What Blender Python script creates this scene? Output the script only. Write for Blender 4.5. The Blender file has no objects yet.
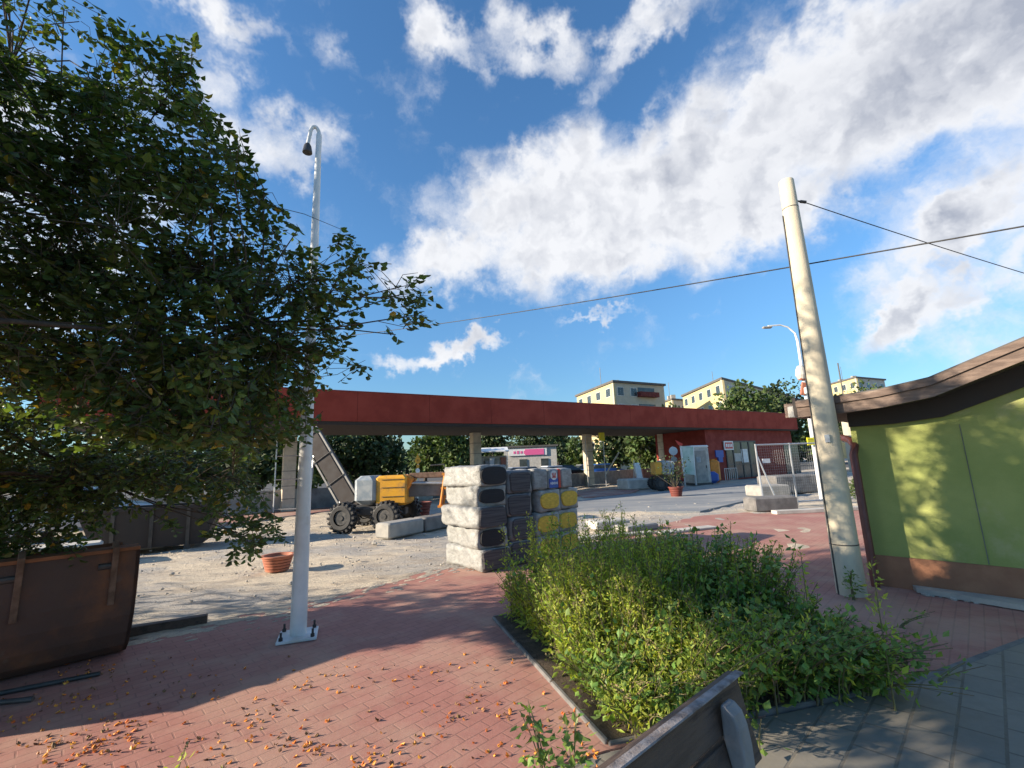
import bpy, math, random
from mathutils import Vector, Matrix, noise
random.seed(7)
R = math.radians
scene = bpy.context.scene
col = scene.collection

# ------------------------------------------------------------------ camera
EYE = 1.6; F = 455.0; PITCH = R(10.2); ROLL = R(2.2)
_f = Vector((0, math.cos(PITCH), math.sin(PITCH)))
_u0 = Vector((0, -math.sin(PITCH), math.cos(PITCH)))
_r0 = Vector((1, 0, 0))
_r = _r0*math.cos(ROLL) - _u0*math.sin(ROLL)
_u = _u0*math.cos(ROLL) + _r0*math.sin(ROLL)
cam = bpy.data.cameras.new('camera'); cam_o = bpy.data.objects.new('camera', cam); col.objects.link(cam_o)
cam.sensor_width = 36; cam.lens = F*36/1024; cam.clip_start = 0.05; cam.clip_end = 3000
m = Matrix((_r, _u, -_f)).transposed().to_4x4(); m.translation = (0, 0, EYE)
cam_o.matrix_world = m
scene.camera = cam_o

# ------------------------------------------------------------------ light
SUN_EL = R(19); SH = Vector((math.sin(R(76)), math.cos(R(76)), 0))       # direction shadows fall
sun = bpy.data.lights.new('sun', 'SUN'); sun.energy = 4.6; sun.angle = R(0.5); sun.color = (1.0, 0.86, 0.68)
sun_o = bpy.data.objects.new('sun', sun); col.objects.link(sun_o)
sd = Vector((SH.x*math.cos(SUN_EL), SH.y*math.cos(SUN_EL), -math.sin(SUN_EL)))
sun_o.rotation_euler = sd.to_track_quat('-Z', 'Y').to_euler()
TO_SUN = -sd
scene.view_settings.view_transform = 'Standard'; scene.view_settings.look = 'None'
scene.view_settings.gamma = 1; scene.view_settings.exposure = 1.16
scene.view_settings.use_curve_mapping = False

class NT:
    def __init__(s, tree): s.t = tree
    def n(s, typ, **kw):
        nd = s.t.nodes.new(typ)
        for k, v in kw.items():
            if k.startswith('i_'):
                key = k[2:]
                key = int(key) if key.isdigit() else key.replace('_', ' ')
                s.put(nd.inputs[key], v)
            else: setattr(nd, k, v)
        return nd
    def put(s, sock, v):
        if isinstance(v, bpy.types.NodeSocket): s.t.links.new(v, sock)
        else: sock.default_value = v
    def m(s, op, a, b=0.0, c=None, clamp=False):
        nd = s.t.nodes.new('ShaderNodeMath'); nd.operation = op; nd.use_clamp = clamp
        s.put(nd.inputs[0], a); s.put(nd.inputs[1], b)
        if c is not None: s.put(nd.inputs[2], c)
        return nd.outputs[0]
    def mix(s, fac, a, b, mode='MIX'):
        nd = s.t.nodes.new('ShaderNodeMix'); nd.data_type = 'RGBA'; nd.blend_type = mode
        s.put(nd.inputs[0], fac); s.put(nd.inputs[6], a); s.put(nd.inputs[7], b)
        return nd.outputs[2]
    def ramp(s, fac, lo, hi, a=0.0, b=1.0):
        nd = s.t.nodes.new('ShaderNodeMapRange'); nd.interpolation_type = 'SMOOTHSTEP'
        s.put(nd.inputs[0], fac)
        for i, v in enumerate((lo, hi, a, b)): s.put(nd.inputs[i+1], v)
        return nd.outputs[0]

world = bpy.data.worlds.new('World'); scene.world = world; world.use_nodes = True
w = NT(world.node_tree); world.node_tree.nodes.clear()
def azel(px, py):
    d = (_f + _r*((px-512)/F) + _u*((384-py)/F)).normalized()
    return math.atan2(d.x, d.y), math.asin(d.z)
sky = w.n('ShaderNodeTexSky', sky_type='NISHITA', sun_disc=False, sun_elevation=SUN_EL,
          sun_rotation=math.atan2(TO_SUN.x, TO_SUN.y), altitude=200, air_density=1.15, dust_density=0.4, ozone_density=3.0)
geo = w.n('ShaderNodeTexCoord'); sep = w.n('ShaderNodeSeparateXYZ'); w.put(sep.inputs[0], geo.outputs['Generated'])
def fbm(vec, scale, det, rough=0.55, lac=2.1):
    return w.n('ShaderNodeTexNoise', i_Vector=vec, i_Scale=scale, i_Detail=det, i_Roughness=rough, i_Lacunarity=lac).outputs
warp = fbm(geo.outputs['Generated'], 3.2, 3, .5); warp2 = fbm(geo.outputs['Generated'], 13.0, 4, .6)
az = w.m('ARCTAN2', sep.outputs[0], sep.outputs[1]); el = w.m('ARCSINE', sep.outputs[2])
sw = w.n('ShaderNodeSeparateColor'); w.put(sw.inputs[0], warp[1]); sw2 = w.n('ShaderNodeSeparateColor'); w.put(sw2.inputs[0], warp2[1])
def wrp(v, k):
    v = w.m('ADD', v, w.m('MULTIPLY', w.m('SUBTRACT', sw.outputs[k], 0.5), 0.16))
    return w.m('ADD', v, w.m('MULTIPLY', w.m('SUBTRACT', sw2.outputs[k], 0.5), 0.17))
azw = wrp(az, 0); elw = wrp(el, 1)
# cloud banks: x, y (as seen from the street corner), half length, half width (radians), tilt, weight
banks = [(440,262,.15,.085,10,1),(540,190,.20,.12,22,1.0),(610,235,.22,.12,8,1.1),(660,180,.22,.13,20,1.1),(740,190,.22,.14,14,1.1),(800,120,.24,.14,24,1.1),(880,105,.24,.11,22,1.05),(900,50,.24,.10,18,1.05),(1000,45,.24,.11,18,1.05),
         (545,52,.13,.055,-8,.75),(440,22,.10,.045,-38,.7),(640,22,.13,.045,22,.7),(600,85,.09,.05,40,.6),(215,5,.13,.035,-12,.6),(250,55,.10,.02,-35,.35),(345,60,.09,.05,-30,.40),
         (290,155,.13,.065,15,.65),(235,105,.08,.05,-30,.5),(480,118,.07,.05,-30,.22),(450,352,.17,.026,5,.75),(600,325,.09,.016,8,.55),(400,300,.05,.05,0,.5),
         (708,318,.06,.025,5,.40),(975,222,.11,.045,36,.9),(895,295,.10,.04,38,.8),(1010,262,.12,.045,12,.75),(130,120,.22,.12,5,.3),(60,60,.2,.1,0,.3),
         (-250,150,.4,.2,0,.9),(-600,40,.5,.2,0,.8),(1300,120,.4,.2,0,.8)]
dens = None
for (px, py, a, b, tilt, wt) in banks:
    ca, ce = azel(px, py); cosel = math.cos(ce); t = R(tilt)
    dx = w.m('MULTIPLY', w.m('SUBTRACT', azw, ca), cosel); dy = w.m('SUBTRACT', elw, ce)
    p = w.m('MULTIPLY_ADD', dx, math.cos(t)/a, w.m('MULTIPLY', dy, math.sin(t)/a))
    q = w.m('MULTIPLY_ADD', dx, -math.sin(t)/b, w.m('MULTIPLY', dy, math.cos(t)/b))
    r2 = w.m('ADD', w.m('MULTIPLY', p, p), w.m('MULTIPLY', q, q))
    v = w.m('MULTIPLY', w.m('EXPONENT', w.m('MULTIPLY', r2, -1.0)), 1.9*wt)
    dens = v if dens is None else w.m('SMOOTH_MAX', dens, v, 0.35)
def puffs(vec, det):
    a_ = fbm(vec, 4.5, det, 0.62)[0]; b_ = w.n('ShaderNodeTexVoronoi', feature='SMOOTH_F1', i_Scale=9.0, i_Smoothness=.6, i_Detail=1.0, i_Roughness=.55)
    w.put(b_.inputs['Vector'], vec)
    return w.m('ADD', w.m('MULTIPLY', w.m('SUBTRACT', a_, .5), 3.0), w.m('MULTIPLY', w.m('SUBTRACT', .42, b_.outputs['Distance']), 1.0))
wv = w.n('ShaderNodeVectorMath', operation='MULTIPLY_ADD'); w.put(wv.inputs[0], warp2[1]); wv.inputs[1].default_value = (.09,)*3; w.put(wv.inputs[2], geo.outputs['Generated'])
off = w.n('ShaderNodeVectorMath', operation='ADD'); w.put(off.inputs[0], wv.outputs[0]); off.inputs[1].default_value = (-0.028, 0.0, 0.026)
pa = puffs(wv.outputs[0], 8); pb = w.m('MULTIPLY', fbm(off.outputs[0], 6.5, 3, .6)[0], 3.2); pc = w.m('MULTIPLY', fbm(wv.outputs[0], 6.5, 3, .6)[0], 3.2)
body = w.m('ADD', w.m('SUBTRACT', dens, .50), w.m('MULTIPLY', pa, .75))
alpha = w.m('MULTIPLY', w.ramp(body, -0.40, 0.70), w.ramp(el, .03, .10))
emb = w.m('SUBTRACT', pc, pb)
thick = w.ramp(body, 0.3, 1.9)
shade = w.m('ADD', w.m('MULTIPLY', thick, 0.42), w.m('MULTIPLY_ADD', emb, -0.75, .0), clamp=True)
shade = w.m('ADD', shade, w.m('MULTIPLY', w.ramp(az, 0.25, 0.95, 0.0, 0.65), thick), clamp=True)
ccol = w.mix(shade, (4.25, 4.3, 4.45, 1), (1.95, 2.1, 2.5, 1))
hs = w.n('ShaderNodeHueSaturation', i_Saturation=1.12, i_Value=1.0); w.put(hs.inputs['Color'], sky.outputs[0])
skyc = w.mix(1.0, hs.outputs[0], (0.78, 0.93, 1.02, 1), 'MULTIPLY')
skyc = w.mix(w.ramp(el, .0, .45, 1.0, 0.0), skyc, (0.60, 0.66, 0.74, 1), 'MULTIPLY')
mixc = w.mix(w.m('MULTIPLY', alpha, 0.97), skyc, ccol)
bg = w.n('ShaderNodeBackground', i_Strength=0.10); w.put(bg.inputs[0], mixc)
wo = w.n('ShaderNodeOutputWorld'); w.put(wo.inputs[0], bg.outputs[0])
world.cycles.sampling_method = 'MANUAL'; world.cycles.sample_map_resolution = 256

# ------------------------------------------------------------------ where things stand
def ray(x, y): return _f + _r*((x-512)/F) + _u*((384-y)/F)
def G(x, y, z=0.0):
    d = ray(x, y); t = (z-EYE)/d.z; return Vector((d.x*t, d.y*t, z))
def A(x, y, Y):
    d = ray(x, y); t = Y/d.y; return Vector((d.x*t, Y, EYE+d.z*t))
def PX(p):
    v = Vector(p)-Vector((0, 0, EYE)); w_ = v.dot(_f)
    if w_ <= 0.01: return (-9999, -9999)
    return (512+F*v.dot(_r)/w_, 384-F*v.dot(_u)/w_)
def inpoly(x, y, P):
    c = False; j = len(P)-1
    for i in range(len(P)):
        if (P[i][1] > y) != (P[j][1] > y) and x < (P[j][0]-P[i][0])*(y-P[i][1])/(P[j][1]-P[i][1])+P[i][0]: c = not c
        j = i
    return c

# ------------------------------------------------------------------ materials
def mat(name, c1, c2=None, scale=6, rough=0.8, metal=0.0, bump=0.0, bscale=None, c3=None, det=6, stretch=(1, 1, 1), island=0.0, trans=0.0, coat=0, lo=.35, hi=.65):
    m_ = bpy.data.materials.new(name); m_.use_nodes = True; t = NT(m_.node_tree)
    bs = m_.node_tree.nodes['Principled BSDF']
    bs.inputs['Roughness'].default_value = rough; bs.inputs['Metallic'].default_value = metal
    bs.inputs['Coat Weight'].default_value = coat
    c1 = (*c1, 1)
    tc = t.n('ShaderNodeTexCoord'); mp = t.n('ShaderNodeMapping'); t.put(mp.inputs[0], tc.outputs['Object']); mp.inputs['Scale'].default_value = stretch
    colr = c1
    if c2 is not None:
        nz = t.n('ShaderNodeTexNoise', i_Vector=mp.outputs[0], i_Scale=scale, i_Detail=det, i_Roughness=.6)
        colr = t.mix(t.ramp(nz.outputs[0], lo, hi), c1, (*c2, 1))
        if c3 is not None:
            nz2 = t.n('ShaderNodeTexNoise', i_Vector=mp.outputs[0], i_Scale=scale*.37+.5, i_Detail=8, i_Roughness=.65)
            colr = t.mix(t.ramp(nz2.outputs[0], .55, .66), colr, (*c3, 1))
        rr = t.ramp(nz.outputs[0], .3, .7, max(0.05, rough-.1), min(1, rough+.1)); t.put(bs.inputs['Roughness'], rr)
    if island:
        g = t.n('ShaderNodeNewGeometry'); h = t.n('ShaderNodeHueSaturation')
        ri = g.outputs['Random Per Island']
        t.put(h.inputs['Value'], t.m('MULTIPLY_ADD', ri, island*2, 1-island))
        t.put(h.inputs['Hue'], t.m('MULTIPLY_ADD', t.m('FRACT', t.m('MULTIPLY', ri, 17.3)), 0.05, 0.475))
        t.put(h.inputs['Color'], colr); colr = h.outputs[0]
    t.put(bs.inputs['Base Color'], colr)
    if bump:
        nb = t.n('ShaderNodeTexNoise', i_Vector=mp.outputs[0], i_Scale=bscale or scale*3, i_Detail=8, i_Roughness=.65)
        b = t.n('ShaderNodeBump', i_Strength=bump, i_Distance=0.02); t.put(b.inputs['Height'], nb.outputs[0])
        t.put(bs.inputs['Normal'], b.outputs[0])
    if trans:
        tr = t.n('ShaderNodeBsdfTranslucent'); mx = t.n('ShaderNodeMixShader'); mx.inputs[0].default_value = trans
        tcol = t.mix(1.0, colr if not isinstance(colr, tuple) else colr, (1.3, 1.35, .55, 1), 'MULTIPLY')
        t.put(tr.inputs[0], tcol); t.put(mx.inputs[1], bs.outputs[0]); t.put(mx.inputs[2], tr.outputs[0])
        t.put(m_.node_tree.nodes['Material Output'].inputs[0], mx.outputs[0])
    return m_

def paver_mat(name, ca, cb, joint, bw, bh, rot, dust, dust_amt, mortar=.006, offset=.5, wear=(.2, .2, .2)):
    m_ = bpy.data.materials.new(name); m_.use_nodes = True; t = NT(m_.node_tree); bs = m_.node_tree.nodes['Principled BSDF']
    tc = t.n('ShaderNodeTexCoord'); mp = t.n('ShaderNodeMapping'); t.put(mp.inputs[0], tc.outputs['Object']); mp.inputs['Rotation'].default_value = (0, 0, -rot)
    br = t.n('ShaderNodeTexBrick', offset=offset, i_Vector=mp.outputs[0], i_Color1=(*ca, 1), i_Color2=(*cb, 1), i_Mortar=(*joint, 1), i_Scale=1.0)
    br.inputs['Mortar Size'].default_value = mortar; br.inputs['Mortar Smooth'].default_value = .3; br.inputs['Bias'].default_value = 0
    br.inputs['Brick Width'].default_value = bw; br.inputs['Row Height'].default_value = bh
    big = t.n('ShaderNodeTexNoise', i_Vector=tc.outputs['Object'], i_Scale=.9, i_Detail=8, i_Roughness=.62)
    fine = t.n('ShaderNodeTexNoise', i_Vector=tc.outputs['Object'], i_Scale=28, i_Detail=6, i_Roughness=.7)
    c = t.mix(t.ramp(fine.outputs[0], .35, .75, 0, .28), br.outputs[0], (*wear, 1))
    mid = t.n('ShaderNodeTexNoise', i_Vector=tc.outputs['Object'], i_Scale=5, i_Detail=8, i_Roughness=.7)
    c = t.mix(t.m('MULTIPLY', t.ramp(mid.outputs[0], .45, .62), .35), c, (*[x*.72 for x in ca], 1))
    c = t.mix(t.m('MULTIPLY', t.ramp(big.outputs[0], .42, .62), dust_amt), c, (*dust, 1))
    t.put(bs.inputs['Base Color'], c); bs.inputs['Roughness'].default_value = .82
    hgt = t.m('ADD', t.m('MULTIPLY', t.m('SUBTRACT', 1, br.outputs[1]), 1.0), t.m('MULTIPLY', fine.outputs[0], .5))
    b = t.n('ShaderNodeBump', i_Strength=.5, i_Distance=.006); t.put(b.inputs['Height'], hgt); t.put(bs.inputs['Normal'], b.outputs[0])
    return m_

M = dict(
 red=mat('red_fascia', (.31,.040,.020), (.25,.034,.019), 1.2, .9, bump=.05),
 redwall=mat('red_render', (.25,.030,.018), (.20,.026,.016), 2, .8, bump=.15, bscale=40),
 reddark=mat('red_render_old', (.15,.02,.016), (.12,.018,.014), 2, .8),
 conc=mat('concrete', (.36,.34,.30), (.27,.26,.24), 3, .9, bump=.3, bscale=25),
 conc_l=mat('pale_concrete', (.55,.52,.46), (.42,.40,.36), 3, .9, bump=.3, bscale=25),
 conc_d=mat('dark_concrete', (.20,.19,.18), (.13,.125,.12), 3, .9, bump=.3, bscale=25),
 stone=mat('loose_stone', (.46,.42,.35), (.32,.30,.27), 3, .9),
 cream=mat('cream_column', (.58,.50,.38), (.46,.40,.31), 3, .8, bump=.15),
 steelw=mat('white_painted_steel', (.74,.75,.74), (.62,.64,.64), 4, .42, bump=.03, c3=(.55,.53,.48)),
 galv=mat('galvanised_steel', (.5,.51,.52), (.40,.41,.42), 20, .4, metal=.6),
 polec=mat('pole_concrete', (.62,.55,.40), (.50,.44,.33), 3.5, .85, bump=.25, bscale=60, c3=(.42,.38,.30), stretch=(1,1,.35)),
 black=mat('black_rubber', (.02,.02,.021), (.05,.048,.045), 8, .7, bump=.2),
 dark=mat('dark_metal', (.05,.05,.05), (.09,.085,.08), 8, .5, metal=.3),
 rust=mat('rusty_steel', (.085,.050,.038), (.24,.10,.045), 1.7, .8, bump=.4, bscale=22, c3=(.14,.125,.11), stretch=(1,1,.8), lo=.42, hi=.70),
 rustl=mat('pale_rust', (.20,.12,.08), (.12,.07,.045), 9, .85, bump=.3),
 rust_in=mat('rusty_steel_bright', (.30,.12,.05), (.20,.085,.04), 5, .85, bump=.3),
 yellow=mat('yellow_paint', (.72,.36,.03), (.62,.30,.03), 5, .45, c3=(.35,.2,.06)),
 yel2=mat('lemon_yellow', (.80,.72,.03), None, 5, .5),
 orange=mat('orange_paint', (.75,.27,.03), (.6,.22,.03), 5, .5),
 bluegrey=mat('worn_blue_grey_paint', (.20,.25,.29), (.38,.40,.40), 3, .6, c3=(.09,.12,.16)),
 terra=mat('terracotta', (.46,.16,.09), (.36,.13,.08), 9, .8, bump=.2),
 terrad=mat('dull_red_plastic', (.20,.045,.03), (.15,.04,.03), 9, .7),
 soil=mat('soil', (.085,.06,.04), (.05,.035,.025), 9, .95, bump=.8, bscale=30, c3=(.14,.10,.07)),
 film=mat('white_film', (.34,.34,.325), (.23,.23,.22), 7, .38, bump=1.0, bscale=14, c3=(.20,.20,.20), stretch=(1,1,1.6)),
 filmg=mat('grey_film', (.13,.13,.135), (.20,.20,.205), 5, .35, bump=.55, bscale=9, c3=(.09,.09,.095)),
 wool=mat('dark_wool', (.022,.022,.024), (.04,.04,.042), 18, .9, bump=.4, stretch=(.3,.3,8)),
 woolg=mat('grey_wool', (.115,.105,.105), (.06,.056,.06), 5, .9, bump=.6, stretch=(.3,.3,8)),
 woolh=mat('yellow_wool', (.88,.56,.07), (.66,.40,.06), 12, .85, bump=.4, stretch=(1,1,6)),
 pink=mat('pink_sign', (.72,.12,.30), None), whitep=mat('white_paint', (.78,.78,.76), (.68,.68,.66), 5, .5),
 bluep=mat('blue_paint', (.03,.09,.40), (.04,.11,.35), 5, .5), redp=mat('bright_red', (.62,.05,.035), (.5,.05,.03), 5, .5),
 glass=mat('dark_glass', (.03,.04,.045), (.06,.075,.08), 1.5, .08),
 glassb=mat('blue_glass', (.06,.10,.16), None, 1.5, .08),
 green=mat('lime_render', (.33,.355,.105), (.275,.315,.09), 1.6, .85, bump=.2, bscale=60, c3=(.36,.36,.15), ),
 brownp=mat('brown_plinth', (.36,.17,.09), (.29,.135,.075), 3, .85, bump=.25, bscale=50),
 roofb=mat('brown_roof_board', (.17,.115,.085), (.11,.075,.058), 5, .7, stretch=(1,1,5), bump=.2, c3=(.24,.18,.14)),
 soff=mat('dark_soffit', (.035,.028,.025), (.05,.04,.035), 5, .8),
 pipe=mat('brown_pipe', (.17,.055,.045), (.13,.045,.035), 5, .45),
 wood=mat('weathered_wood', (.075,.05,.038), (.12,.085,.065), 5, .75, bump=.35, bscale=16, stretch=(1,9,9), c3=(.05,.035,.03)),
 woodtop=mat('worn_wood_edge', (.30,.28,.28), (.13,.10,.085), 12, .75, bump=.4),
 benchc=mat('grey_bench_casting', (.20,.20,.20), (.27,.265,.26), 9, .85, bump=.35, bscale=50),
 apyel=mat('yellow_render', (.58,.46,.23), (.53,.43,.22), 1, .9), apshade=mat('beige_shade_render', (.50,.45,.34), (.44,.40,.31), 1, .9),  # apshade: shade of the blocks' right walls put into colour; plain beige elsewhere
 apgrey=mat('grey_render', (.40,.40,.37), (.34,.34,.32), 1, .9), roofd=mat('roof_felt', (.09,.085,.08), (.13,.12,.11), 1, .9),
 bark=mat('bark', (.085,.065,.05), (.05,.04,.032), 12, .9, bump=.8, bscale=30, stretch=(1,1,.3)),
 twig=mat('twig', (.09,.07,.045), (.06,.05,.035), 12, .9),
 leaf=mat('leaf', (.10,.145,.040), (.062,.10,.028), 1.5, .45, island=.45, trans=.36),
 leafy=mat('yellowing_leaf', (.34,.25,.03), (.24,.20,.03), 6, .5, island=.3, trans=.3),
 weed=mat('weed_leaf', (.40,.44,.07), (.27,.36,.06), 1.6, .6, island=.35, trans=.45),
 weedd=mat('broad_weed_leaf', (.20,.31,.06), (.12,.21,.045), 2.5, .5, island=.35, trans=.3),
 stalk=mat('weed_stalk', (.15,.15,.06), (.14,.10,.06), 6, .7),
 seed=mat('weed_seed_head', (.26,.20,.09), (.20,.17,.08), 6, .8, island=.3),
 far1=mat('far_foliage', (.045,.075,.022), (.028,.05,.016), .5, .7, island=.5, trans=.15),
 far2=mat('far_foliage_light', (.085,.125,.03), (.055,.09,.025), .5, .7, island=.45, trans=.2),
 blossom=mat('fallen_blossom', (.80,.34,.05), (.62,.22,.04), 30, .6, island=.35, trans=.2),
 dryleaf=mat('dry_leaf', (.30,.16,.07), (.2,.1,.05), 30, .8, island=.4),
 cloth=mat('pale_green_banner', (.30,.46,.36), (.55,.62,.56), 1.6, .6),
)
# ---- ground materials
def ground_mat():
    m_ = bpy.data.materials.new('sandy_ground'); m_.use_nodes = True; t = NT(m_.node_tree); bs = m_.node_tree.nodes['Principled BSDF']
    tc = t.n('ShaderNodeTexCoord'); mp = t.n('ShaderNodeMapping'); t.put(mp.inputs[0], tc.outputs['Object'])
    mp.inputs['Rotation'].default_value = (0, 0, R(-25)); mp.inputs['Scale'].default_value = (.5, 1, 1)
    a = t.n('ShaderNodeTexNoise', i_Vector=mp.outputs[0], i_Scale=.42, i_Detail=10, i_Roughness=.62)
    b = t.n('ShaderNodeTexNoise', i_Vector=mp.outputs[0], i_Scale=2.6, i_Detail=10, i_Roughness=.7)
    c = t.n('ShaderNodeTexNoise', i_Vector=tc.outputs['Object'], i_Scale=26, i_Detail=6, i_Roughness=.75)
    k = t.mix(t.ramp(a.outputs[0], .44, .56), (.66,.56,.42,1), (.42,.39,.35,1))
    k = t.mix(t.ramp(b.outputs[0], .46, .62, 0, .7), k, (.40,.33,.255,1))
    k = t.mix(t.ramp(c.outputs[0], .5, .72, 0, .55), k, (.17,.15,.13,1))
    k = t.mix(t.ramp(c.outputs[0], .42, .30, 0, .4), k, (.70,.66,.58,1))
    t.put(bs.inputs['Base Color'], k); bs.inputs['Roughness'].default_value = .95
    h = t.m('ADD', t.m('MULTIPLY', b.outputs[0], 2.5), t.m('MULTIPLY', c.outputs[0], .7))
    bp = t.n('ShaderNodeBump', i_Strength=.8, i_Distance=.07); t.put(bp.inputs['Height'], h); t.put(bs.inputs['Normal'], bp.outputs[0])
    return m_
M['ground'] = ground_mat()
M['road'] = mat('dusty_road', (.185,.20,.215), (.28,.285,.28), .55, .9, bump=.3, bscale=20, c3=(.38,.35,.31), stretch=(.5,1,1))
M['redpave'] = paver_mat('red_pavers', (.40,.175,.14), (.365,.155,.122), (.28,.125,.10), .20, .10, R(45), (.50,.36,.26), .40, wear=(.45,.25,.20))
M['redpave2'] = paver_mat('red_pavers_dusty', (.40,.19,.155), (.36,.165,.135), (.27,.15,.12), .20, .10, R(45), (.52,.42,.33), .6, wear=(.46,.27,.22))
M['greypave'] = paver_mat('grey_pavers', (.235,.215,.175), (.195,.178,.150), (.13,.115,.09), .30, .20, R(44), (.30,.27,.22), .35, mortar=.009, wear=(.27,.255,.22))
M['asph'] = mat('asphalt_lot', (.06,.06,.062), (.09,.09,.09), 2, .9)

# ------------------------------------------------------------------ mesh helpers
class MB:
    def __init__(s): s.v = []; s.f = []; s.mi = []; s.cur = 0
    def add(s, vs, fs):
        o = len(s.v); s.v += [tuple(p) for p in vs]; s.f += [tuple(i+o for i in f) for f in fs]; s.mi += [s.cur]*len(fs)
    def box(s, c, size, rz=0, rx=0, ry=0, bev=0, taper=1):
        x, y, z = size[0]/2, size[1]/2, size[2]/2
        mt = Matrix.Translation(c) @ Matrix.Rotation(rz, 4, 'Z') @ Matrix.Rotation(ry, 4, 'Y') @ Matrix.Rotation(rx, 4, 'X')
        if not bev:
            vs = [mt @ Vector((a*x*(taper if c_ > 0 else 1), b*y*(taper if c_ > 0 else 1), c_*z)) for c_ in (-1, 1) for b in (-1, 1) for a in (-1, 1)]
            s.add(vs, [(0,2,3,1),(4,5,7,6),(0,1,5,4),(2,6,7,3),(0,4,6,2),(1,3,7,5)])
        else:
            rings = []
            for zz, ins in ((-z, bev), (-z+bev, 0), (z-bev, 0), (z, bev)):
                X, Y = x-ins, y-ins; b = bev*.7
                rings.append([mt @ Vector(p+(zz,)) for p in ((-X+b,-Y),(X-b,-Y),(X,-Y+b),(X,Y-b),(X-b,Y),(-X+b,Y),(-X,Y-b),(-X,-Y+b))])
            vs = [p for r in rings for p in r]; fs = [tuple(range(7, -1, -1)), tuple(range(24, 32))]
            for k in range(3):
                for i in range(8): fs.append((k*8+i, k*8+(i+1) % 8, k*8+8+(i+1) % 8, k*8+8+i))
            s.add(vs, fs)
        return s
    def tube(s, pts, rad, n=10, cap=True):
        pts = [Vector(p) for p in pts]
        if not hasattr(rad, '__len__'): rad = [rad]*len(pts)
        vs = []; fs = []; prev = None
        for i, p in enumerate(pts):
            d = (pts[min(i+1, len(pts)-1)]-pts[max(i-1, 0)])
            if d.length < 1e-9: d = Vector((0, 0, 1))
            d.normalize()
            if prev is None: a = d.orthogonal().normalized()
            else:
                a = prev-d*prev.dot(d); a = a.normalized() if a.length > 1e-6 else d.orthogonal().normalized()
            prev = a; b = d.cross(a)
            for k in range(n):
                t = 2*math.pi*k/n; vs.append(p+(a*math.cos(t)+b*math.sin(t))*rad[i])
        for i in range(len(pts)-1):
            for k in range(n): fs.append((i*n+k, i*n+(k+1) % n, (i+1)*n+(k+1) % n, (i+1)*n+k))
        if cap and n > 2: fs += [tuple(range(n-1, -1, -1)), tuple(range((len(pts)-1)*n, len(pts)*n))]
        s.add(vs, fs); return s
    def prism(s, poly, z0, z1, top=None):
        n = len(poly)
        area = sum(poly[i][0]*poly[(i+1) % n][1]-poly[(i+1) % n][0]*poly[i][1] for i in range(n))
        if area < 0: poly = poly[::-1]
        zf = (lambda i: z1) if top is None else (lambda i: top[i])
        vs = [(p[0], p[1], z0) for p in poly]+[(p[0], p[1], zf(i)) for i, p in enumerate(poly)]
        s.add(vs, [tuple(range(n-1, -1, -1)), tuple(range(n, 2*n))]+[(i, (i+1) % n, n+(i+1) % n, n+i) for i in range(n)]); return s
    def slab(s, poly, thick):          # a 3D outline given thickness along -normal (poly ccw seen from outside)
        P = [Vector(p) for p in poly]; nrm = Vector((0, 0, 0))
        for i in range(len(P)): nrm += P[i].cross(P[(i+1) % len(P)])
        nrm.normalize(); n = len(P); vs = P+[p-nrm*thick for p in P]
        s.add(vs, [tuple(range(n)), tuple(range(2*n-1, n-1, -1))]+[(i, n+i, n+(i+1) % n, (i+1) % n) for i in range(n)]); return s
    def lathe(s, prof, c=(0, 0, 0), n=24):
        vs = []; fs = []
        for r, z in prof:
            for k in range(n): t = 2*math.pi*k/n; vs.append((c[0]+r*math.cos(t), c[1]+r*math.sin(t), c[2]+z))
        for i in range(len(prof)-1):
            for k in range(n): fs.append((i*n+k, i*n+(k+1) % n, (i+1)*n+(k+1) % n, (i+1)*n+k))
        s.add(vs, fs); return s
    def build(s, name, m_, parent=None, smooth=False):
        me = bpy.data.meshes.new(name); me.from_pydata(s.v, [], s.f)
        for x in (m_ if isinstance(m_, (list, tuple)) else [m_]): me.materials.append(x)
        if isinstance(m_, (list, tuple)): me.polygons.foreach_set('material_index', s.mi)
        if smooth: me.polygons.foreach_set('use_smooth', [True]*len(me.polygons))
        me.update()
        o = bpy.data.objects.new(name, me); col.objects.link(o)
        if parent is not None: o.parent = parent
        return o
def smooth_by_angle(o, ang=40):
    me = o.data; me.polygons.foreach_set('use_smooth', [True]*len(me.polygons)); me.set_sharp_from_angle(angle=R(ang))
def bevel(o, wd, seg=2):
    md = o.modifiers.new('bevel', 'BEVEL'); md.width = wd; md.segments = seg; md.limit_method = 'ANGLE'
def tag(o, label=None, cat=None, group=None, kind=None):
    if label: o['label'] = label
    if cat: o['category'] = cat
    if group: o['group'] = group
    if kind: o['kind'] = kind
    return o
def empty(name, loc, label, cat, rz=0, group=None):
    o = bpy.data.objects.new(name, None); col.objects.link(o); o.location = loc; o.rotation_euler = (0, 0, rz)
    o.empty_display_size = .3; return tag(o, label, cat, group)
def copy_tree(o, parent=None):
    c = o.copy(); col.objects.link(c); c.parent = parent
    for ch in list(o.children): copy_tree(ch, c)
    return c
def struct(mb, name, m_): return tag(mb.build(name, m_), kind='structure')
def sheet(name, poly, z, m_, depth=0.3):
    mb = MB(); mb.prism([(p[0], p[1]) for p in poly], z-depth, z); return struct(mb, name, m_)
def rotv(a): return Vector((math.cos(a), math.sin(a), 0))

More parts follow.
